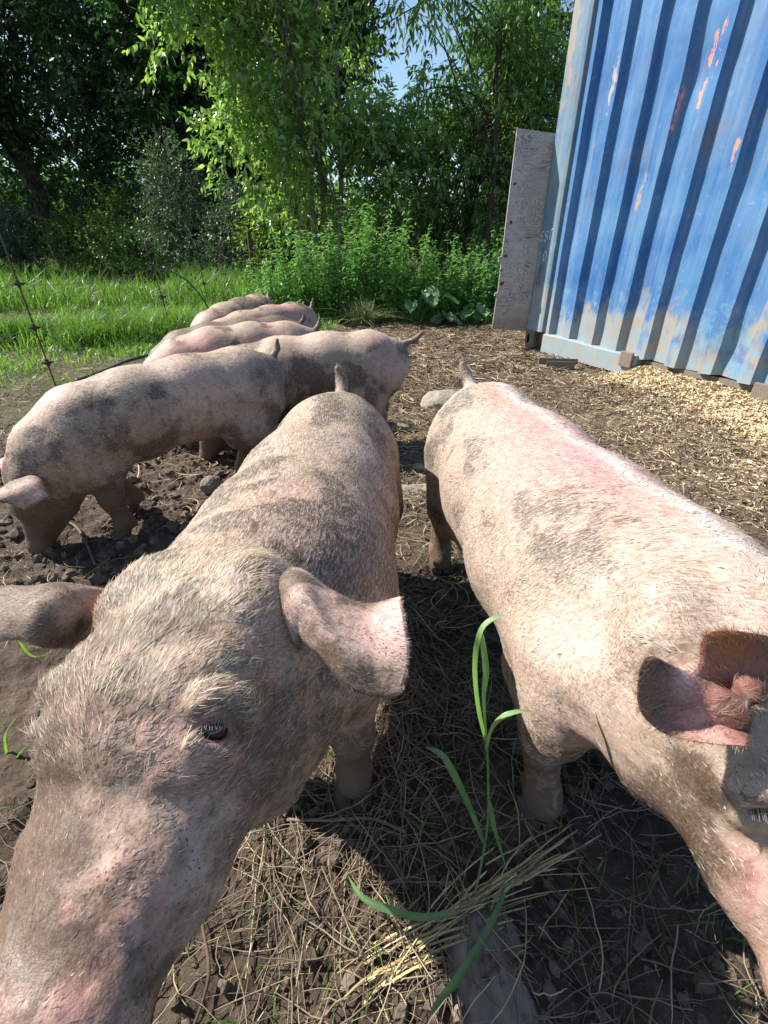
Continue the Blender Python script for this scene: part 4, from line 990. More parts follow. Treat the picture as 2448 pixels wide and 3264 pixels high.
    rd = (np.exp(-((v[:, 0] - sx - .02 * (fbm(v, 5, 2, 3) - .5)) / .024) ** 2) * sstep(.56, .62, v[:, 2]) * sstep(.42, .5, v[:, 1]))[:, None]; col = col + (np.array([.66, .63, .58]) - col) * rd * .85; mud = mud * (1 - .7 * rd[:, 0])
    lf = (v - ho) @ d
    mud = mud * (1 - .5 * np.exp(-(((v - at(768, 760, .42)) / .04) ** 2).sum(-1)))
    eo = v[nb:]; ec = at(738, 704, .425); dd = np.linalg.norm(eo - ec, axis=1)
    ecol = np.array([.30, .125, .10]) + (np.array([.12, .07, .04]) - np.array([.30, .125, .10])) * (sstep(.035, .09, dd) * (.35 + .65 * sstep(.4, .6, fbm(eo, 22, 3, 2))))[:, None]  # red-brown inner ear, darkened in the colour to stand in for its shade
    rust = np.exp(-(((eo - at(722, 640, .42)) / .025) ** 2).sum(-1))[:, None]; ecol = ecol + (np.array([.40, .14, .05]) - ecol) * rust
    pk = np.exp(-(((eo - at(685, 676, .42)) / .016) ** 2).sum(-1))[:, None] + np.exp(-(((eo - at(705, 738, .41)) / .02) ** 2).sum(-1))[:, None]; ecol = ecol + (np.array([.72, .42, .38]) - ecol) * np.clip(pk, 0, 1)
    dkc = np.exp(-((np.linalg.norm(eo - eo[np.argmin(np.linalg.norm(eo - at(748, 706, .410), axis=1))], axis=1) / .021) ** 2))[:, None]; ecol = ecol * (1 - .85 * dkc); k_ = len(ear_v); ecol[k_:] = ecol[:k_]  # shade of the ear canal painted into the colour
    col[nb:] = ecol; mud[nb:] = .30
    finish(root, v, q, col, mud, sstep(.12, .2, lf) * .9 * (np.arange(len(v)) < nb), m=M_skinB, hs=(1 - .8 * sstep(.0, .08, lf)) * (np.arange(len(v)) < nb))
    hoofs(root, [pt((s_ * .105, y_, 0)) for s_, y_ in ((1, .39), (-1, .28), (1, -.43), (-1, -.31))], pt.fwd)
    for e in (-1, 1): lids_and_eye(root, *eyes[e])
    def flow(P, N_):
        a = sstep(.50, .38, P[:, 1])[:, None]; sx = np.interp(P[:, 1], [.4, .6, .78, 1.02, 1.26, 1.4], [.405, .405, .375, .335, .295, .29]); F = np.array([0, .45, -.35]) + np.array([1., 0, 0]) * np.clip((P[:, 0] - sx) / .04, -1, 1)[:, None]
        hf = -d + s * np.sign(((P - ho) @ s))[:, None] * .4 - u * .2
        return F * (1 - a) + hf * a
    see = lambda P, N_: (P[:, 2] > .18).astype(float) * (.2 + .8 * (((np.array([0, 0, 1.]) - P) * N_).sum(-1) > -.05))
    lenf = lambda P: 1 - .35 * sstep(.02, .12, (P - ho) @ d)
    off = lambda o: o.data.transform(Matrix.Translation(-Vector(root.location)))
    off(coat('coat', v[:nb], q[(q < nb).all(1)], nv[:nb], col[:nb], mud[:nb], 130000, flow, .0120, .00036, root, lenf, keep=see, tone=(.84, .79, .72), dark=.35, seedn=9))
    ev, eq = v[nb:], q[(q >= nb).all(1)] - nb
    efl = lambda P, N_: nrm(P - ec) + np.array([-.5, 0, .1])
    off(coat('ear_fuzz', ev, eq, nv[nb:], col[nb:], mud[nb:], 9000, efl, .013, .00018, root, tone=(.55, .42, .30), lift=.5))
    return root
pig_near_right()

# ---- the rooting pigs
def rooting(loc, fwd, sc, h, seed, label, side=0.0, hd=.0, mudb=0.0, blobs=(), front=((-1, 0, .0), (1, 0, .08)), hind=((-1, 0, .04), (1, 0, -.03)), coatn=0, tail=((0, -.545, .60), (0.015, -.575, .625), (.0, -.57, .665)), pinkness=.45, arch=0.0):
    pt = Pt(loc, fwd, sc); root = empty('pig', loc, 0, label=label, cat='pig', group='pigs in the pen')
    B = Body(); K = lambda *a: tuple(sc * x for x in a)
    sp = [(0, -.47, .495, .110, .120), (0, -.36, .49, .150, .160), (.0, -.12, .475 + arch, .156, .172), (side * .1, .12, .455 + arch, .168, .176), (side * .3, .30, .43, .155, .165), (side * .6, .42, .37, .120, .135), (side * .9, .49, .31, .100, .112)]
    B.chain([(*pt(p[:3]), p[3] * sc, p[4] * sc) for p in sp], .05 * sc)
    legs(B, pt, front, hind, sc)
    for a, b_, r1, r2 in ((tail[0], tail[1], .018, .014), (tail[1], tail[2], .014, .010)): B.cone(pt(a), pt(b_), r1 * sc, r2 * sc, .02)
    ho = pt((side, .53, .285)); tgt = pt((side + hd, .66, .0)); X, d, s, u = head(B, ho, tgt - ho, tuple(pt.fwd + (0, 0, .9)), sc)
    v, q = B.build(h); v = relax(v, q, 1); nb = len(v)
    v = v + vnormals(v, q) * ((fbm(v, 12, 3, seed) - .5) * .008)[:, None]
    vs, qs = [v], [q]
    for e in (-1, 1):
        b0 = X(-.015, e * .080, .045); out = s * e * .85 - pt.fwd * (.55 if e * (s @ np.array([.3, -1, 0])) > 0 else .1) + np.array([0, 0, .10]); w_ = u * .050 + d * .040
        rows = [[b0 + w_ * k_ + out * sc * t_ * .165 * (1 - .22 * abs(k_)) + d * sc * (.075 * t_ ** 2) + u * sc * (.035 * math.sin(t_ * 2.6)) - d * sc * .02 * (1 - abs(k_)) - w_ * k_ * max(0, t_ - .6) for t_ in (0, .3, .6, .85, 1)] for k_ in (-1, -.4, .3, 1)]
        rows = [[p for p in r_] for r_ in rows]
        a_, b_ = sheet(rows, 24, 14, .004 * sc); qs.append(b_ + sum(len(z) for z in vs)); vs.append(a_)
    v = np.concatenate(vs); q = np.concatenate(qs); nv = vnormals(v, q)
    bl = [(pt(c), tuple(np.abs(np.array(r) * sc)), cc, st, md) for c, r, cc, st, md in blobs]
    bl += [(pt(tail[1]), (.05, .05, .06), (.2, .14, .1), .8, .5), (X(.27, 0, -.06), (.04, .04, .04), (.68, .33, .32), .9, -.5), (X(-.06, 0, .03), (.09, .09, .07), (.60, .30, .28), .6, -.1)]
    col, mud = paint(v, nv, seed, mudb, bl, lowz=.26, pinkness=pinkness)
    col[nb:] = col[nb:] * .5 + np.array([.60, .38, .34]) * .5
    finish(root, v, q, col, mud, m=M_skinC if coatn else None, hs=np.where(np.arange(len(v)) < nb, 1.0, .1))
    hoofs(root, [pt((s_ * .105 + dx, y_ + dy, 0)) for (s_, dx, dy), y_ in list(zip(front, (.345, .345))) + list(zip(hind, (-.40, -.40)))], pt.fwd, sc)
    for e in (-1, 1):
        bm_c = X(.095, e * .074, -.014)
        import bmesh
        bm = bmesh.new(); bmesh.ops.create_uvsphere(bm, u_segments=12, v_segments=8, radius=.011 * sc); vv = np.array([p.co[:] for p in bm.verts]); f3 = np.array([[p.index for p in g.verts] for g in bm.faces if len(g.verts) == 3]); f4 = np.array([[p.index for p in g.verts] for g in bm.faces if len(g.verts) == 4]); bm.free()
        local_mesh('eye', vv + bm_c, [f3, f4], M_eye, root)
    if coatn:
        fl = lambda P, N_: -pt.fwd + np.array([0, 0, -.6]) * np.clip(1 - np.abs(N_[:, 2:3]), 0, 1)
        o = coat('coat', v, q, nv, col, mud, coatn, fl, .012, .0004, root, keep=lambda P, N_: (P[:, 2] > .12).astype(float), lift=.25); o.data.transform(Matrix.Translation(-Vector(root.location)))
    return root
rooting((-.865, 1.80, 0), (-.746, -.665), .935, .0085, 21, 'rooting pig at the left edge with a muddy haunch and its snout in the soil', side=.02, mudb=.0, coatn=60000,
        blobs=[((-.0, -.46, .50), (.14, .10, .14), (.25, .19, .15), .6, .65), ((.14, -.15, .42), (.05, .15, .06), None, 0, .22), ((.12, .22, .40), (.07, .12, .10), None, 0, .25), ((0, .0, .66), (.12, .4, .06), CLEAN, .4, -.35), ((0, .35, .55), (.1, .1, .06), (.62, .33, .32), .6, -.2)],
        front=((-1, 0, -.04), (1, .0, -.14)), hind=((-1, 0, -.02), (1, 0, .06)))
rooting((-.40, 2.40, 0), (-.98, -.18), .93, .0095, 33, 'pig standing side on with an upturned tail and a muddy hind leg', side=.0, mudb=-.05, coatn=30000, tail=((0, -.55, .585), (.0, -.61, .60), (.0, -.65, .64)),
        blobs=[((.12, -.50, .40), (.05, .035, .2), None, 0, .8), ((.12, -.1, .4), (.06, .2, .1), None, 0, .3), ((0, -.1, .66), (.12, .4, .05), CLEAN, .5, -.3)], hind=((-1, 0, .10), (1, 0, .0)))
rooting((-.86, 2.78, 0), (-.93, -.37), .90, .012, 41, 'pig with a clean pink back and hunched rump behind the rooting pig', mudb=-.24, pinkness=.9, arch=.01)
rooting((-.98, 3.10, 0), (-.90, -.42), .88, .012, 52, 'greyish mud coated pig squeezed between two pinker pigs', mudb=.42, pinkness=.2)
rooting((-.86, 3.42, 0), (-.62, -.78), .93, .012, 63, 'pink pig with dried mud flecks on its rump in the far row', mudb=-.14, pinkness=.7, blobs=[((0, -.5, .5), (.15, .07, .16), None, 0, .5)])
rooting((-1.12, 3.78, 0), (-.30, -.95), .95, .012, 74, 'farthest pig, pale backed, at the end of the row', mudb=-.2, pinkness=.5)
# ------------------------------------------------------------ grass and weeds
G1 = ((.07, .14, .022), (.13, .235, .04), (.21, .31, .07))
M_grass = leafmat('grass_blade', G1, .45, .45)
def blades(x, y, h, w, lean=.35, K=5, z=None):
    N = len(x); a = rng.uniform(0, 2 * np.pi, N); ln = np.abs(rng.normal(0, lean, N)) + .08
    t_ = np.linspace(0, 1, K)
    out = h[:, None] * ln[:, None] * t_ ** 2 * 1.3
    px = x[:, None] + np.cos(a)[:, None] * out; py = y[:, None] + np.sin(a)[:, None] * out
    pz = (soil_h(x, y) if z is None else z)[:, None] + h[:, None] * (t_ - .35 * ln[:, None] * t_ ** 2.5)
    b = a + np.pi / 2 + rng.normal(0, .5, N); Wv = np.stack([np.cos(b), np.sin(b), np.zeros(N)], -1)
    return ribbons(np.stack([px, py, pz], -1), w[:, None] * np.interp(t_, [0, .3, .75, 1], [.7, 1, .7, .08]), Wv)
def gdens(x, y):
    p = np.stack([x, y], -1)
    k = grass_mask(x, y) * (.12 + .88 * sstep(.46, .60, fbm(p, 1.6, 3, 91) + .25 * sstep(5, 8, y - .3 * (x + 2)) - .06))
    k = k + .06 * grass_mask(x + .5, y)
    k = k * (.10 + .90 * sstep(4.0, 5.4, y + 1.6 * (fbm(p, 1.5, 2, 73) - .5) + .5 * sstep(-2.2, -3.4, x)))
    return k * (1 - sstep(6.6, 7.4, y) * sstep(-1.6, -.9, x) * .8)
x, y = scatter(90000, -4.6, -.6, 2.6, 8.2, gdens)
p2 = np.stack([x, y], -1)
h = (.05 + .07 * rng.random(len(x))) * (1 + 2.3 * sstep(.5, .68, fbm(p2, 1.1, 3, 14)) * sstep(4.2, 5.6, y)); w = rng.uniform(.0022, .0048, len(x)) * (1 + .1 * (y - 3))
v, q = blades(x, y, h, w, .5, 4)
mesh('grass', v, [q], M_grass, attrs={'r': np.repeat(np.clip(fbm(p2, 2.2, 3, 66) * 2.0 - .40 + rng.normal(0, .2, len(x)), 0, 1), 8)}, kind='stuff', label='bright green grass around the electric fence', cat='grass')
x, y = scatter(110000, -16, 1.5, 8, 24, lambda x, y: (x < -.2 * (y - 8) - 0.2 + 1) * np.exp(-(y - 8) / 9))
pm = np.stack([x, y], -1); h = rng.uniform(.08, .42, len(x)) * (.25 + 1.5 * sstep(.4, .68, fbm(pm, .9, 3, 4))); w = rng.uniform(.004, .010, len(x))
v, q = blades(x, y, h, w, .5, 3)
mesh('meadow_grass', v, [q], M_grass, attrs={'r': np.repeat(np.clip(fbm(pm, .8, 3, 61) * 1.7 - .35 + rng.normal(0, .18, len(x)), 0, 1), 6)}, kind='stuff', label='long meadow grass beyond the fence up to the dark trees', cat='grass')

def twig_leaves(B, Dr, L, nl, ll, lw, droop, K=4, fold=.0, spread=1.0, up=None):
    """B,Dr (T,3) twig bases and directions, L (T,); nl leaves along each. returns leaf ribbons and twig lines"""
    T = len(B); s = np.linspace(.08, 1, nl)[None] * np.ones((T, 1))
    g = np.array([0, 0, -1.])
    P = B[:, None] + Dr[:, None] * (L[:, None] * s)[..., None] + g * (droop * L[:, None] * s ** 2)[..., None]
    tn = nrm(Dr[:, None] + g * (2 * droop * s)[..., None])
    r_ = nrm(rng.normal(0, 1, P.shape)); side = nrm(np.cross(tn, r_))
    ld = nrm(tn * .55 + side * spread * .8 + g * droop * 1.1)
    P = P.reshape(-1, 3); ld = ld.reshape(-1, 3); N = len(P)
    l = ll * rng.uniform(.6, 1.2, N); t_ = np.linspace(0, 1, K)
    C = P[:, None] + ld[:, None] * (l[:, None] * t_)[..., None] + g * (droop * .45 * l[:, None] * t_ ** 2)[..., None]
    wv = nrm(np.cross(ld, nrm(rng.normal(0, 1, (N, 3)) + np.array([0, 0, 1.6]))))
    pr = np.interp(t_, [0, .3, .6, 1], [.12, 1, .85, .04])
    v, q = ribbons(C, lw * rng.uniform(.7, 1.15, (N, 1)) * pr, wv)
    tp = np.linspace(0, 1, 4); TW = B[:, None] + Dr[:, None] * (L[:, None] * tp)[..., None] + g * (droop * L[:, None] * tp ** 2)[..., None]
    return v, q, N, TW

def make_tree(name, base, trunk, blobs, twigs, leaf, mats, label, cat='tree', group=None, bark=None, seed=1, trad=.1, limbs=26,
              gap=(.40, .55, 1.3), droop=.3, tl=(.25, .6), nl=9, extra=(), stems=None, sc=1.0, deep=1.0):
    """trunk: polyline (local), blobs: ellipsoids ((cx,cy,cz),(rx,ry,rz),weight), leaf: (length, half width, K)"""
    global rng
    keep_ = rng; rng = np.random.default_rng(seed)
    root = empty(name, base, 0, label=label, cat=cat, group=group)
    W_ = np.array([b[2] for b in blobs], float); W_ /= W_.sum()
    k = rng.choice(len(blobs), twigs, p=W_)
    c = np.array([b[0] for b in blobs], float)[k] * sc; rr = np.array([b[1] for b in blobs], float)[k] * sc * (1, deep, 1)
    d = nrm(rng.normal(0, 1, (twigs, 3))); rad = rng.random(twigs) ** .42
    B = c + d * rr * rad[:, None]
    m = sstep(gap[0], gap[1], fbm(B, gap[2], 3, seed * 3.3)) > rng.random(twigs) * .98
    B, d, c = B[m], d[m], c[m]
    Dr = nrm(d + rng.normal(0, .45, B.shape) + np.array([0, 0, .25]))
    v, q, N, TW = twig_leaves(B, Dr, rng.uniform(tl[0], tl[1], len(B)), nl, leaf[0], leaf[1], droop, leaf[2])
    cl = np.repeat(np.clip(noise(B, 2.1, seed) * .7 + .15 + rng.normal(0, .08, len(B)), 0, 1), nl)
    rv = np.clip(cl + rng.normal(0, .17, N), 0, 1)
    mesh('crown', v, [q], mats, root, attrs={'r': np.repeat(rv, leaf[2] * 2)})
    # limbs
    mb = MB(); tr = [np.array(s_, float) * sc for s_ in (stems or [trunk])]
    for s_ in tr:
        n_ = 30; pts = catmull(s_, np.linspace(0, len(s_) - 1, n_)); pts = pts + (noise(pts * 3, 1, seed)[:, None] - .5) * trad * .5
        v, f = tube_pts(pts, trad * np.linspace(1.25, .25, n_) ** 1.0, 9); mb.add(v, f)
    mb.build('trunk', bark, root, True)
    lp, lr = [], []
    for j in range(limbs):
        s_ = tr[j % len(tr)]; t0 = rng.uniform(.25, .95); a = catmull(s_, np.array([t0 * (len(s_) - 1)]))[0]
        e = B[rng.integers(len(B))] if len(B) else a + (0, 0, 1)
        mid = a * .45 + e * .55 + np.array([0, 0, .12 * np.linalg.norm(e - a)]) + rng.normal(0, .06, 3)
        pts = catmull(np.array([a, mid, e]), np.linspace(0, 2, 14)); lp.append(pts); lr.append(trad * .38 * (1 - t0 * .5) * np.linspace(1, .15, 14))
    for ex in extra: lp.append(catmull(np.array(ex, float), np.linspace(0, len(ex) - 1, 14))); lr.append(trad * .3 * np.linspace(1, .3, 14))
    v, q = tubes(np.array(lp), np.array(lr), 6); v2, q2 = tubes(TW, np.full(TW.shape[:2], .0035) * np.linspace(1.2, .4, 4), 3)
    mesh('branches', np.concatenate([v, v2]), [np.concatenate([q, q2 + len(v)])], bark, root)
    rng = keep_; return root
M_bark, t, b = mat('bark', .9, spec=.15); n = NB(t); o = n.obj()
bn = n.noise(n.mapping(o, (18, 18, 4)), 1, 6, .7); t.links.new(n.mix(n.rng(bn, .3, .7), (.035, .027, .02), (.12, .095, .07)), b.inputs['Base Color'])
t.links.new(n.bump(bn, .8, .02), b.inputs['Normal'])
M_bark2, t, b = mat('smooth_bark', .85, spec=.2); n = NB(t); o = n.obj()
bn = n.noise(n.mapping(o, (20, 20, 6)), 1, 5, .7); t.links.new(n.mix(n.rng(bn, .3, .7), (.09, .075, .055), (.24, .20, .155)), b.inputs['Base Color'])
L_cherry = leafmat('cherry_leaf', ((.12, .20, .06), (.25, .37, .11), (.46, .55, .21)), .52, .22, 1.0)
L_dark = leafmat('maple_leaf', ((.026, .065, .022), (.042, .095, .028), (.075, .14, .035)), .34, .45, .4)
L_mid = leafmat('broad_leaf', ((.065, .14, .038), (.13, .235, .06), (.25, .36, .11)), .44, .38, .5)
L_grey = leafmat('grey_leaf', ((.055, .10, .06), (.095, .15, .09), (.15, .21, .13)), .3, .5, .4)
L_bright = leafmat('bright_leaf', ((.09, .16, .025), (.15, .23, .04), (.22, .30, .07)), .5, .45, .4)
L_spruce = leafmat('spruce_needle', ((.015, .035, .014), (.025, .055, .02), (.05, .085, .03)), .12, .5, .4)
L_weed = leafmat('goldenrod_leaf', ((.12, .25, .075), (.20, .37, .11), (.30, .46, .15)), .45, .45, .4)

# the bright drooping tree in the middle
make_tree('cherry_tree', (-1.35, 10.4, 0), None,
          [((-.2, .2, 2.6), (1.35, 1.2, 1.0), 30), ((-.9, -.1, 3.7), (1.2, 1.1, .9), 22), ((-.45, .3, 3.3), (.60, 1.1, .9), 18), ((-.6, .1, 4.6), (1.2, 1.3, 1.2), 20),
           ((-1.9, -.2, 4.6), (1.0, .7, .55), 9), ((.2, .2, 1.6), (1.2, 1.0, .7), 16), ((-.7, -.2, 2.0), (.8, .7, .55), 8), ((1.2, .1, 1.75), (.9, .8, .6), 10), ((-1.35, -.3, 3.0), (.55, .5, .4), 4), ((.70, .1, 2.15), (.7, .7, .42), 9)],
          4000, (.125, .027, 4), L_cherry, 'bright leafy tree with long drooping leaves in the middle background', bark=M_bark2, seed=5, trad=.055,
          sc=1.24, deep=.75, limbs=60, gap=(.38, .55, 1.7), droop=.24, tl=(.25, .55), nl=10,
          stems=[[(0, 0, -.1), (.02, 0, 1.0), (-.06, .05, 2.2), (-.3, .0, 3.6), (-.9, -.1, 5.0)], [(.25, .25, -.1), (.42, .2, 1.2), (.45, .3, 2.5), (.3, .3, 4.8)],
                 [(-.1, .3, -.1), (-.35, .35, 1.2), (-.8, .2, 2.6), (-1.6, 0, 4.2)], [(.1, .3, -.1), (.15, .3, 2), (.2, .2, 5.4)]])
# branches reaching over the sky gap
make_tree('overhanging_tree', (1.9, 10.4, 0), None, [((-1.3, 0, 4.25), (.9, .4, .3), 7), ((-.9, 0, 3.25), (.9, .4, .18), 7), ((.0, 0, 4.4), (.7, .6, .6), 14), ((.1, .1, 3.6), (.6, .6, .6), 10), ((-1.9, 0, 4.9), (.6, .4, .25), 5)],
          520, (.12, .022, 4), L_mid, 'tree beside the container whose thin branches with hanging leaves cross the patch of sky', bark=M_bark, seed=12, trad=.06, limbs=12,
          gap=(.30, .52, 1.6), droop=.5, nl=8, stems=[[(0, 0, -.1), (.1, .1, 2.0), (.0, .2, 3.6), (.1, 0, 5.6)]],
          extra=[[(.0, .1, 3.9), (-.9, .0, 4.3), (-2.1, -.1, 3.85)], [(.1, .2, 3.0), (-.9, 0, 3.22), (-1.95, -.1, 2.92)], [(.0, .2, 4.4), (-1.0, .0, 4.75), (-2.2, -.1, 4.6)]])
make_tree('broadleaf_tree', (1.6, 11.2, 0), None,
          [((.0, 0, 1.9), (1.3, 1.0, 1.0), 26), ((.7, .1, 3.0), (1.1, .9, .9), 22), ((-.35, .2, 2.6), (.6, .8, .6), 10), ((1.5, 0, 2.2), (.9, .8, 1.1), 16), ((.75, .1, 3.9), (.8, .7, .7), 12), ((-1.3, 0, 1.7), (.9, .8, .8), 12)],
          3600, (.105, .024, 4), L_mid, 'dark green broadleaf tree behind the plywood board', bark=M_bark, seed=21, trad=.08, limbs=50, sc=1.1,
          gap=(.36, .52, 1.4), droop=.2, nl=9, stems=[[(0, 0, -.1), (.1, .1, 1.6), (.5, .1, 3.8)], [(-.3, .2, -.1), (-.5, .2, 1.4), (-.6, .2, 3.0)]])
make_tree('young_tree', (2.9, 12.0, 0), [(0, 0, -.1), (.05, 0, 2.5), (0, .1, 4.6)], [((0, 0, 3.6), (.9, .9, 1.5), 10), ((.1, 0, 2.2), (1.0, 1, 1.2), 10)],
          1300, (.11, .022, 3), L_bright, 'yellow green young tree beside the spruce', bark=M_bark2, seed=25, trad=.06, limbs=20, gap=(.3, .5, 1.4), droop=.3, nl=8)
# spruce
def spruce(base, h, r0, seed, label, n_wh=34):
    global rng
    keep_ = rng; rng = np.random.default_rng(seed)
    root = empty('spruce_tree', base, 0, label=label, cat='tree', group='spruce trees')
    v, f = tube_pts([(0, 0, -.1), (0, 0, h * .5), (0, 0, h)], [.13, .09, .02], 8, 12); mesh('trunk', v, f, M_bark, root)
    lp, B, D = [], [], []
    for k in range(n_wh):
        z = .6 + (h - .9) * k / n_wh; R_ = r0 * (1 - z / h) ** .8 + .15
        for j in range(7):
            a = rng.uniform(0, 6.28); L = R_ * rng.uniform(.75, 1.1); d = np.array([math.cos(a), math.sin(a), 0])
            t_ = np.linspace(0, 1, 10)[:, None]; p = np.array([0, 0, z]) + d * L * t_ + np.array([0, 0, 1]) * (-.28 * L * t_ + .22 * L * t_ ** 3); lp.append(p)
            m = int(10 + 22 * L); tt = rng.uniform(.15, 1, m); pp = p[0] + (p[-1] - p[0]) * tt[:, None]; pp[:, 2] = np.interp(tt, t_[:, 0], p[:, 2])
            sd = np.array([-d[1], d[0], 0]) * rng.choice([-1, 1], m)[:, None]
            B.append(pp); D.append(nrm(sd * .8 + d * .6 + np.array([0, 0, -.55]) + rng.normal(0, .15, (m, 3))))
    v, q = tubes(np.array(lp), np.repeat(np.linspace(.02, .004, 10)[None], len(lp), 0), 4)
    B = np.concatenate(B); D = np.concatenate(D)
    v2, q2, N, TW = twig_leaves(B, D, rng.uniform(.15, .38, len(B)), 10, .055, .009, .3, 3, spread=.9)
    mesh('branches', v, [q], M_bark, root)
    mesh('crown', v2, [q2], L_spruce, root, attrs={'r': np.repeat(np.clip(rng.normal(.45, .2, N), 0, 1), 6)})
    rng = keep_
spruce((3.35, 13.2, 0), 9.5, 1.7, 3, 'tall dark spruce with drooping boughs beside the container')
spruce((3.6, 17.5, 0), 8.0, 1.4, 4, 'dark spruce standing behind the broadleaf tree')
# dark trees at the left
dk = [((-11.9, 20, 0), [(0, 0, -.2), (-.45, 0, 3.0), (-.8, 0, 6), (-1.0, 0, 10)], 11.5, 3.6, 31, 'tall dark tree with a leaning trunk at the edge of the meadow', .26, 2.2),
      ((-7.4, 19, 0), [(0, 0, -.2), (.1, 0, 3), (0, 0, 6), (.3, 0, 10.5)], 12, 3.0, 32, 'tall dark tree right of the leaning trunk', .22, 1.6),
      ((-4.3, 16.5, 0), [(0, 0, -.2), (.1, 0, 3), (.1, 0, 6), (.2, 0, 9)], 10, 2.2, 33, 'tall dark tree close behind the bright drooping tree', .18, 1.6),
      ((-16.5, 19, 0), [(0, 0, -.2), (.2, 0, 3), (0, 0, 6), (0, 0, 9)], 10.5, 3.2, 34, 'dark tree at the far left edge of the meadow', .22, 1.8),
      ((-1.7, 15, 0), [(0, 0, -.2), (.1, 0, 3), (0, 0, 7), (0, 0, 10)], 11, 1.2, 35, 'slender dark tree behind the top of the bright drooping tree', .14, 3.4)]
for i, (bs, tr, h, r_, sd_, lab, tr_, zb) in enumerate(dk):
    bl = []; rr = np.random.default_rng(sd_)
    for j in range(15):
        z = zb + (h - zb) * (j + .5) / 15; a = rr.uniform(0, 6.28); q_ = r_ * .55 * math.sin(math.pi * min(1, max(.15, (z - zb + 1) / (h - zb + 2)))) ** .6
        bl.append(((math.cos(a) * q_ + tr[2][0] * z / 6, math.sin(a) * q_ * .6, z), (r_ * .62, r_ * .5, r_ * .32), 10))
    make_tree('dark_tree', bs, tr, bl, 7500 if i < 3 else 3200, (.17, .055, 3), L_dark, lab, bark=M_bark, seed=sd_, trad=tr_, limbs=40, gap=(.34, .50, .6), droop=.15, tl=(.3, .9), nl=9, group='dark trees at the edge of the meadow')
# distant woodland backdrop: one far mass of trees
B = np.stack([rng.uniform(-75, 30, 5200), rng.uniform(34, 60, 5200), np.zeros(5200)], -1)
hmax = (4.6 + 3.5 * fbm(B[:, :2], .12, 2, 3)) * (1 - .35 * sstep(-8, -2, B[:, 0]))
B[:, 2] = rng.random(5200) ** .8 * hmax
v, q, N, TW = twig_leaves(B, nrm(rng.normal(0, 1, B.shape)), rng.uniform(.6, 1.8, 5200), 14, .42, .15, .2, 3)
mesh('far_wood', v, [q], L_mid, attrs={'r': np.repeat(np.clip(np.repeat(noise(B, .3), 14) + rng.normal(0, .2, N), 0, 1), 6)}, kind='stuff', label='far sunlit wood showing between the dark trees', cat='wood')
# bushes
def bush(base, blobs, n, leafspec, m, seed, label, gap=(.3, .5, 1.6), droop=.1, tl=(.15, .4), nl=9, name='bush', h=1.5):
    return make_tree(name, base, [(0, 0, -.05), (.02, .02, h * .4), (0, 0, h)], blobs, n, leafspec, m, label, cat='bush', bark=M_bark, seed=seed, trad=.03, limbs=16, gap=gap, droop=droop, tl=tl, nl=nl)
bush((-4.9, 13.5, 0), [((0, 0, 1.0), (1.0, .9, 1.0), 10), ((-.1, 0, 2.1), (.65, .6, .9), 6)], 1500, (.07, .016, 3), L_grey, 41, 'tall grey green bush before the dark trees', h=2.6)
bush((-3.2, 12.5, 0), [((0, 0, .8), (1.0, .8, .8), 10), ((.2, 0, 1.6), (.6, .6, .6), 6)], 1500, (.07, .016, 3), L_grey, 42, 'lower grey green bush left of the bright drooping tree', h=1.8)
bush((-8.3, 15.5, 0), [((0, 0, .9), (1.3, .9, .9), 10), ((.9, 0, 1.4), (.8, .6, .7), 6)], 1300, (.085, .022, 3), L_bright, 43, 'pale green bush beside the leaning trunk', h=2.0)
bush((-11.3, 15.5, 0), [((0, 0, .9), (1.5, .9, 1.1), 10)], 1300, (.085, .022, 3), L_grey, 44, 'grey green bush at the left edge under the dark tree', h=1.6)
bush((-6.4, 14.5, 0), [((0, 0, .6), (1.1, .9, .7), 10)], 900, (.07, .02, 3), L_mid, 46, 'low round bush between the two tall grey bushes and the meadow', h=1.0)
for k_, (x_, y_, r_, lab) in enumerate(((-2.2, 12.4, 1.1, 'dark undergrowth bush left of the multi stemmed bright tree'), (-.6, 12.2, 1.2, 'dark undergrowth bush behind the stems of the bright tree'), (1.0, 12.0, 1.2, 'dark undergrowth bush behind the broadleaf trunk'))):
    bush((x_, y_, 0), [((0, 0, .8), (r_, .8, 1.0), 10)], 900, (.10, .026, 3), L_dark, 80 + k_, lab, h=1.4)
for k_, (x_, y_, r_, lab) in enumerate(((-17.5, 25, 3.6, 'wide dark thicket at the far left behind the leaning trunk'), (-12.0, 26, 3.4, 'wide dark thicket right behind the leaning trunk'), (-7.5, 24, 3.0, 'wide dark thicket closing the gap behind the grey green bush'), (-4.2, 21, 2.4, 'dark thicket closing the gap left of the bright drooping tree'))):
    bush((x_, y_, 0), [((0, 0, 1.5), (r_, 1.2, 1.9), 10)], 1700, (.20, .07, 3), L_dark, 90 + k_, lab, h=2.4, tl=(.4, .9))
bush((-2.55, 11.6, 0), [((0, 0, .7), (.45, .45, .8), 10)], 600, (.08, .026, 3), L_bright, 45, 'small yellow green bush beside two grey stakes', h=1.3)
for k, (x_, lab) in enumerate(((-2.75, 'left grey wooden stake behind the fence'), (-2.3, 'right grey wooden stake behind the fence'))):
    b_ = MB(); b_.box((0, 0, .55), (.04, .04, .6)); o = b_.build('wooden_stake', M_stick, attr='r', label=lab, cat='stake', group='grey wooden stakes'); o.location = (x_, 11.0 + .1 * k, 0); o.rotation_euler = (.0, .03 * (1 - 2 * k), .4); bevel(o, .01)

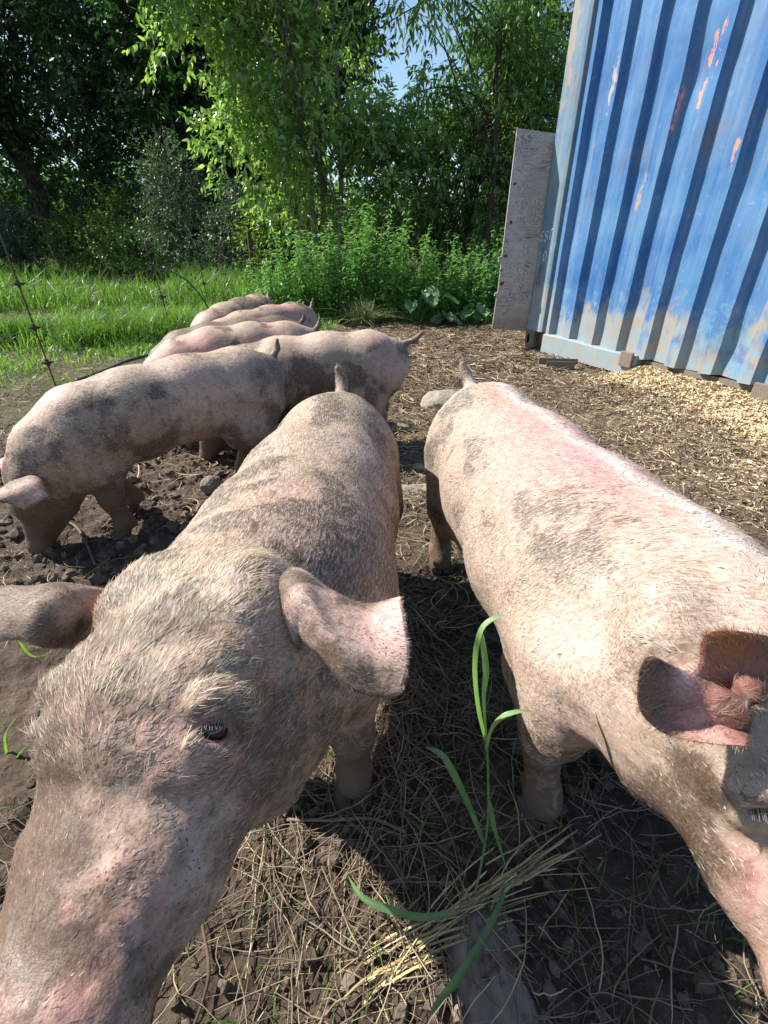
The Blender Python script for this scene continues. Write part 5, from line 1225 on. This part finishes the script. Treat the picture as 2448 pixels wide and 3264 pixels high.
# tall weeds: clumps of upright leafy stems
def weed(base, n_st, rad, h, seed, label, m=None, leafl=.10, leafw=.011, group='tall leafy weeds at the far end of the pen', nlf=26):
    global rng
    keep_ = rng; rng = np.random.default_rng(seed)
    root = empty('weed_clump', base, 0, label=label, cat='weeds', group=group)
    a = rng.uniform(0, 6.28, n_st); r_ = rad * np.sqrt(rng.random(n_st)); hs = h * rng.uniform(.5, 1.12, n_st)
    ln = rng.normal(0, .09, (n_st, 2)) + np.stack([np.cos(a), np.sin(a)], -1) * .10 * (r_ / rad)[:, None]
    t_ = np.linspace(0, 1, 8); B0 = np.stack([np.cos(a) * r_, np.sin(a) * r_ * .7, np.zeros(n_st)], -1)
    P = B0[:, None] + np.concatenate([(ln[:, None] * (t_ ** 1.6)[None, :, None]) * hs[:, None, None], (hs[:, None] * t_)[..., None]], -1)
    v, q = tubes(P, np.repeat(np.linspace(.0045, .0015, 8)[None], n_st, 0), 4)
    n_st2 = n_st; s = rng.uniform(.12, 1, (n_st, nlf)); s.sort(1)
    LP = np.stack([np.stack([np.interp(s[i], t_, P[i, :, k]) for k in range(3)], -1) for i in range(n_st)]).reshape(-1, 3)
    N = len(LP); az = rng.uniform(0, 6.28, N); sr = s.ravel()
    ld = nrm(np.stack([np.cos(az), np.sin(az), rng.uniform(.1, .9, N) * (.3 + sr)], -1)); l = leafl * rng.uniform(.6, 1.2, N) * (1.15 - .55 * sr); K = 4; tt = np.linspace(0, 1, K)
    C = LP[:, None] + ld[:, None] * (l[:, None] * tt)[..., None] + np.array([0, 0, -1.]) * (.55 * l[:, None] * tt ** 2)[..., None]
    wv = nrm(np.cross(ld, np.array([0, 0, 1.]) + rng.normal(0, .25, (N, 3))))
    v2, q2 = ribbons(C, leafw * (l / leafl)[:, None] * np.interp(tt, [0, .35, .7, 1], [.4, 1, .7, .05]), wv)
    mesh('stems', v, [q], m or L_weed, root, attrs={'r': np.full(len(v), .2)})
    mesh('leaves', v2, [q2], m or L_weed, root, attrs={'r': np.repeat(np.clip(rng.normal(.45, .2, N) + .25 * (sr - .5), 0, 1), K * 2)})
    rng = keep_
for i, (x_, y_, n_, r_, h_, lab) in enumerate((
        (-1.35, 7.35, 24, .38, 1.02, 'leftmost tall weed clump, beside the far end of the fence'),
        (-.95, 7.15, 26, .36, 1.12, 'bushy tall weed clump just left of the bright tree trunk'),
        (-.45, 7.3, 20, .34, 1.22, 'weed clump right in front of the bright tree trunk'),
        (-.05, 7.1, 26, .34, 1.32, 'tallest weed clump, right of the bright tree trunk'),
        (.35, 7.4, 20, .30, 1.05, 'weed clump behind the big pale burdock leaves'),
        (.8, 7.5, 26, .42, .98, 'dense weed clump right of the burdock'),
        (1.25, 7.45, 28, .42, 1.0, 'dense weed clump between the burdock and the board'),
        (1.7, 7.5, 28, .42, 1.05, 'dense weed clump touching the left edge of the board'),
        (1.0, 7.15, 20, .40, .78, 'low weed clump in front of the dense ones'),
        (-1.75, 7.9, 18, .40, .70, 'low grassy weed clump at the fence corner'))):
    weed((x_, y_, 0), int(n_ * 1.5), r_, h_, 60 + i, lab, nlf=44 if h_ > 1 else 38, leafl=.16 if i < 5 else .11, leafw=.0175 if i < 5 else .020)
# burdock: big soft leaves
M_burd = leafmat('burdock_leaf', ((.10, .18, .07), (.17, .27, .12), (.30, .40, .24)), .3, .5, .4)
def burdock(base, n_lf, seed, label, size=.15, h=.45):
    global rng
    keep_ = rng; rng = np.random.default_rng(seed); root = empty('burdock_plant', base, 0, label=label, cat='plant', group='burdock plants by the weeds')
    for k in range(n_lf):
        a = rng.uniform(3.3, 6.1) if k % 2 else rng.uniform(0, 6.28); el = rng.uniform(.5, 1.2); L = h * rng.uniform(.5, 1.0); s_ = size * rng.uniform(.6, 1.1)
        tip = np.array([math.cos(a) * math.cos(el), math.sin(a) * math.cos(el), math.sin(el)]) * L
        v, f = tube_pts([(0, 0, 0), tip * .6 + (0, 0, .03), tip], [.006, .004, .003], 6, 8)
        u_ = np.linspace(-1, 1, 9); w_ = np.linspace(0, 1, 10); UU_, WW_ = np.meshgrid(u_, w_)
        wd = np.sin(np.pi * np.clip(WW_ * .93 + .07, 0, 1)) ** .55 * .62 * (1 + .10 * np.sin(WW_ * 22))
        d = nrm(np.array([math.cos(a), math.sin(a), -.35])); sd = nrm(np.cross(d, (0, 0, 1))); up = np.cross(sd, d)
        pv = tip + (WW_ - .1)[..., None] * s_ * 1.7 * d + (UU_ * wd)[..., None] * s_ * sd + ((.25 * np.abs(UU_) - .35 * WW_ ** 2 + .06 * np.sin(UU_ * 9) * WW_) * s_)[..., None] * up
        ii = np.arange(90).reshape(10, 9); q = np.stack([ii[:-1, :-1], ii[:-1, 1:], ii[1:, 1:], ii[1:, :-1]], -1).reshape(-1, 4)
        e = mesh('leaf', pv.reshape(-1, 3), [q], M_burd, root, attrs={'r': np.full(90, rng.random())})
        mesh('stalk', v, f, L_weed, e, attrs={'r': np.full(len(v), .3)})
    rng = keep_
burdock((.42, 6.95, 0), 10, 3, 'burdock with large pale leaves at the far end of the pen', .14, .66)
burdock((1.35, 6.98, 0), 10, 4, 'low burdock with rounded leaves near the foot of the board', .13, .25)
burdock((.85, 6.85, 0), 8, 6, 'small low burdock at the edge of the trodden soil', .10, .22)
x, y = scatter(9000, -1.6, 2.2, 6.6, 8.4, lambda x, y: .9 * sstep(6.7, 7.3, y + .5 * (fbm(np.stack([x, y], -1), 1.5, 2, 5) - .5)))
v, q = blades(x, y, rng.uniform(.05, .28, len(x)), rng.uniform(.004, .012, len(x)), .6, 4)
mesh('undergrowth', v, [q], L_weed, attrs={'r': np.repeat(rng.random(len(x)), 8)}, kind='stuff', label='low green undergrowth at the foot of the weeds', cat='undergrowth')

M_dry = varmat('dry_grass', ((.16, .26, .07), (.30, .34, .12), (.50, .46, .24)), .6, .3)
k_ = 420; a = rng.uniform(0, 6.28, k_); rr_ = .16 * np.sqrt(rng.random(k_)); v, q = blades(-.28 + np.cos(a) * rr_, 6.72 + np.sin(a) * rr_ * .6, rng.uniform(.12, .42, k_), rng.uniform(.002, .005, k_), .9, 5)
mesh('dry_grass', v, [q], M_dry, attrs={'r': np.repeat(rng.random(k_), 10)}, kind='stuff', label='yellowing dry grass tuft at the foot of the weeds beside the far pigs', cat='grass')
x, y = scatter(2600, -.75, .8, .12, 1.1, lambda x, y: .05 + .5 * (fbm(np.stack([x, y], -1), 6, 2, 70) > .60)); v, q = blades(x, y, rng.uniform(.012, .05, len(x)), rng.uniform(.0008, .002, len(x)), .8, 4)
mesh('small_shoots', v, [q], M_near if 'M_near' in dir() else M_grass, attrs={'r': np.repeat(rng.random(len(x)), 8)}, kind='stuff', label='tiny green shoots sprouting in the foreground soil', cat='grass')

# ------------------------------------------------------------ grass plants near the camera
M_stem = leafmat('quack_grass', ((.10, .20, .08), (.17, .30, .12), (.26, .40, .17)), .40, .4, .5)
M_near = leafmat('fresh_grass', ((.08, .19, .02), (.13, .28, .03), (.20, .36, .06)), .45, .35, .5)
def long_leaf(pts, wmax, parent, m=None, name='leaf', n=26, tone=.5, flat=None):
    pts = np.array(pts, float); P = catmull(pts, np.linspace(0, len(pts) - 1, n)); T = nrm(np.gradient(P, axis=0))
    view = nrm(np.array([0, 0, 1.0]) - P.mean(0)) if flat is None else np.array(flat)
    Sd = nrm(np.cross(T, view) + .35 * np.sin(np.linspace(0, 2.5, n))[:, None] * view)
    w = wmax * 1.1 * np.interp(np.linspace(0, 1, n), [0, .12, .5, .85, 1], [.45, .8, 1, .55, .03])
    a = P + Sd * w[:, None]; b = P - Sd * w[:, None]; up = np.cross(Sd, T); c = P - up * (w * .35)[:, None]
    v = np.stack([a, c, b], 1).reshape(-1, 3); i = np.arange(n - 1) * 3
    q = np.concatenate([np.stack([i, i + 1, i + 4, i + 3], -1), np.stack([i + 1, i + 2, i + 5, i + 4], -1)])
    return mesh(name, v, [q], m or M_stem, parent, attrs={'r': np.clip(tone + 1.1 * (fbm(v, 55, 3, 5) - .5) + .35 * (np.arange(len(v)) % 3 == 1), 0, 1)}, smooth=True)
gb = ground_at(474, 900); gb[2] = 0
tg = empty('grass_plant', gb, 0, label='tall single grass plant with broad blades between the two near pigs', cat='grass plant')
A = lambda x, y, d: at(x, y, d) - gb
stem = [A(474, 900, .82), A(487, 830, .72), A(488, 770, .66), A(486, 742, .63)]
v, f = tube_pts(stem, [.0020, .0018, .0017, .0016], 8, 20); mesh('stem', v, f, M_stem, tg, attrs={'r': np.full(len(v), .75)})
def LL(px, w, tone=.5): long_leaf([A(*p) for p in px], w, tg, tone=tone)  # tone paints light in: paler sunlit upper blades, darker shaded lower ones
LL([(486, 742, .63), (478, 705, .60), (475, 665, .57), (480, 632, .55), (492, 619, .545), (506, 615, .55)], .0060, .9)
LL([(487, 745, .63), (484, 700, .59), (486, 672, .575), (483, 645, .57), (481, 630, .57)], .0048, .7)
LL([(486, 748, .63), (492, 728, .61), (504, 716, .60), (520, 711, .60), (534, 712, .61)], .0050, .8)
LL([(485, 845, .735), (475, 820, .72), (462, 790, .70), (447, 762, .69), (438, 752, .69), (425, 747, .70)], .0058, .35)
LL([(489, 802, .69), (495, 830, .70), (504, 860, .72), (511, 882, .75), (508, 892, .77)], .0062, .4)
LL([(505, 892, .80), (485, 935, .76), (462, 972, .70), (440, 1000, .66), (428, 1018, .64)], .0054, .35)
LL([(452, 913, .77), (420, 917, .76), (388, 909, .755), (362, 897, .76), (348, 876, .78)], .0054, .4)
LL([(452, 915, .82), (470, 935, .84), (462, 920, .83)], .004, .4)
def tuft(base_px, leaves, label, m=None, w=.003):
    b0 = ground_at(*base_px); b0[2] = 0; e = empty('grass_tuft', b0, 0, label=label, cat='grass tuft', group='green grass shoots in the foreground soil')
    for lf in leaves:
        long_leaf([at(*p) - b0 for p in lf[0]], lf[1], e, m or M_near, tone=lf[2])
tuft((262, 978), [([(262, 978, .98), (240, 955, .92), (234, 925, .88), (236, 890, .85)], .0036, .6), ([(262, 978, .98), (280, 966, .93), (303, 948, .90)], .0034, .8)], 'bright curved grass shoot right of the snout of the near pig')
tuft((227, 1018), [([(227, 1022, 1.0), (225, 985, .93), (229, 968, .90)], .0042, .6)], 'short upright grass blade at the bottom left')
tuft((353, 1022), [([(353, 1023, .99), (352, 985, .93), (351, 945, .88)], .0028, .7), ([(350, 1023, .99), (345, 990, .95), (335, 960, .93)], .0018, .5)], 'thin upright grass blade at the foot of the weathered plank')
tuft((388, 905), [([(388, 905, 1.0), (372, 925, .94), (368, 945, .93)], .003, .6), ([(388, 905, 1.0), (380, 880, .93), (370, 872, .9)], .003, .5), ([(388, 905, 1.0), (410, 900, .95), (452, 902, .93)], .0022, .7)], 'little green shoots under the wide horizontal blade')
tuft((525, 930), [([(525, 928, .97), (545, 950, .93), (566, 970, .90), (580, 990, .90)], .0070, .5), ([(540, 945, .97), (572, 965, .95), (585, 990, .93)], .0035, .45)], 'broad green blade lying in the shade below the right pig')
tuft((700, 1000), [([(690, 960, 1.0), (715, 985, .95), (735, 1005, .93), (745, 1030, .93)], .0050, .5), ([(672, 910, 1.0), (690, 922, .98), (708, 930, .98)], .0036, .6)], 'green blades at the bottom right under the right pig')
tuft((12, 760), [([(10, 770, 1.1), (22, 750, 1.05), (40, 735, 1.05)], .004, .6), ([(8, 760, 1.1), (5, 735, 1.05), (18, 715, 1.05)], .004, .6), ([(15, 775, 1.1), (30, 765, 1.05), (38, 745, 1.02)], .003, .8)], 'green grass leaves at the left edge behind the cheek of the near pig')
tuft((30, 640), [([(40, 648, 1.2), (25, 640, 1.15), (10, 630, 1.1)], .006, .7), ([(45, 655, 1.2), (30, 655, 1.15), (18, 640, 1.1)], .005, .5)], 'green leaves just below the left ear of the near pig')
tuft((5, 815), [([(12, 812, 1.1), (3, 805, 1.05), (-15, 806, 1.0)], .0045, .6), ([(12, 850, 1.1), (3, 835, 1.05), (-15, 830, 1.0)], .0045, .4)], 'green blades at the left edge beside the snout')
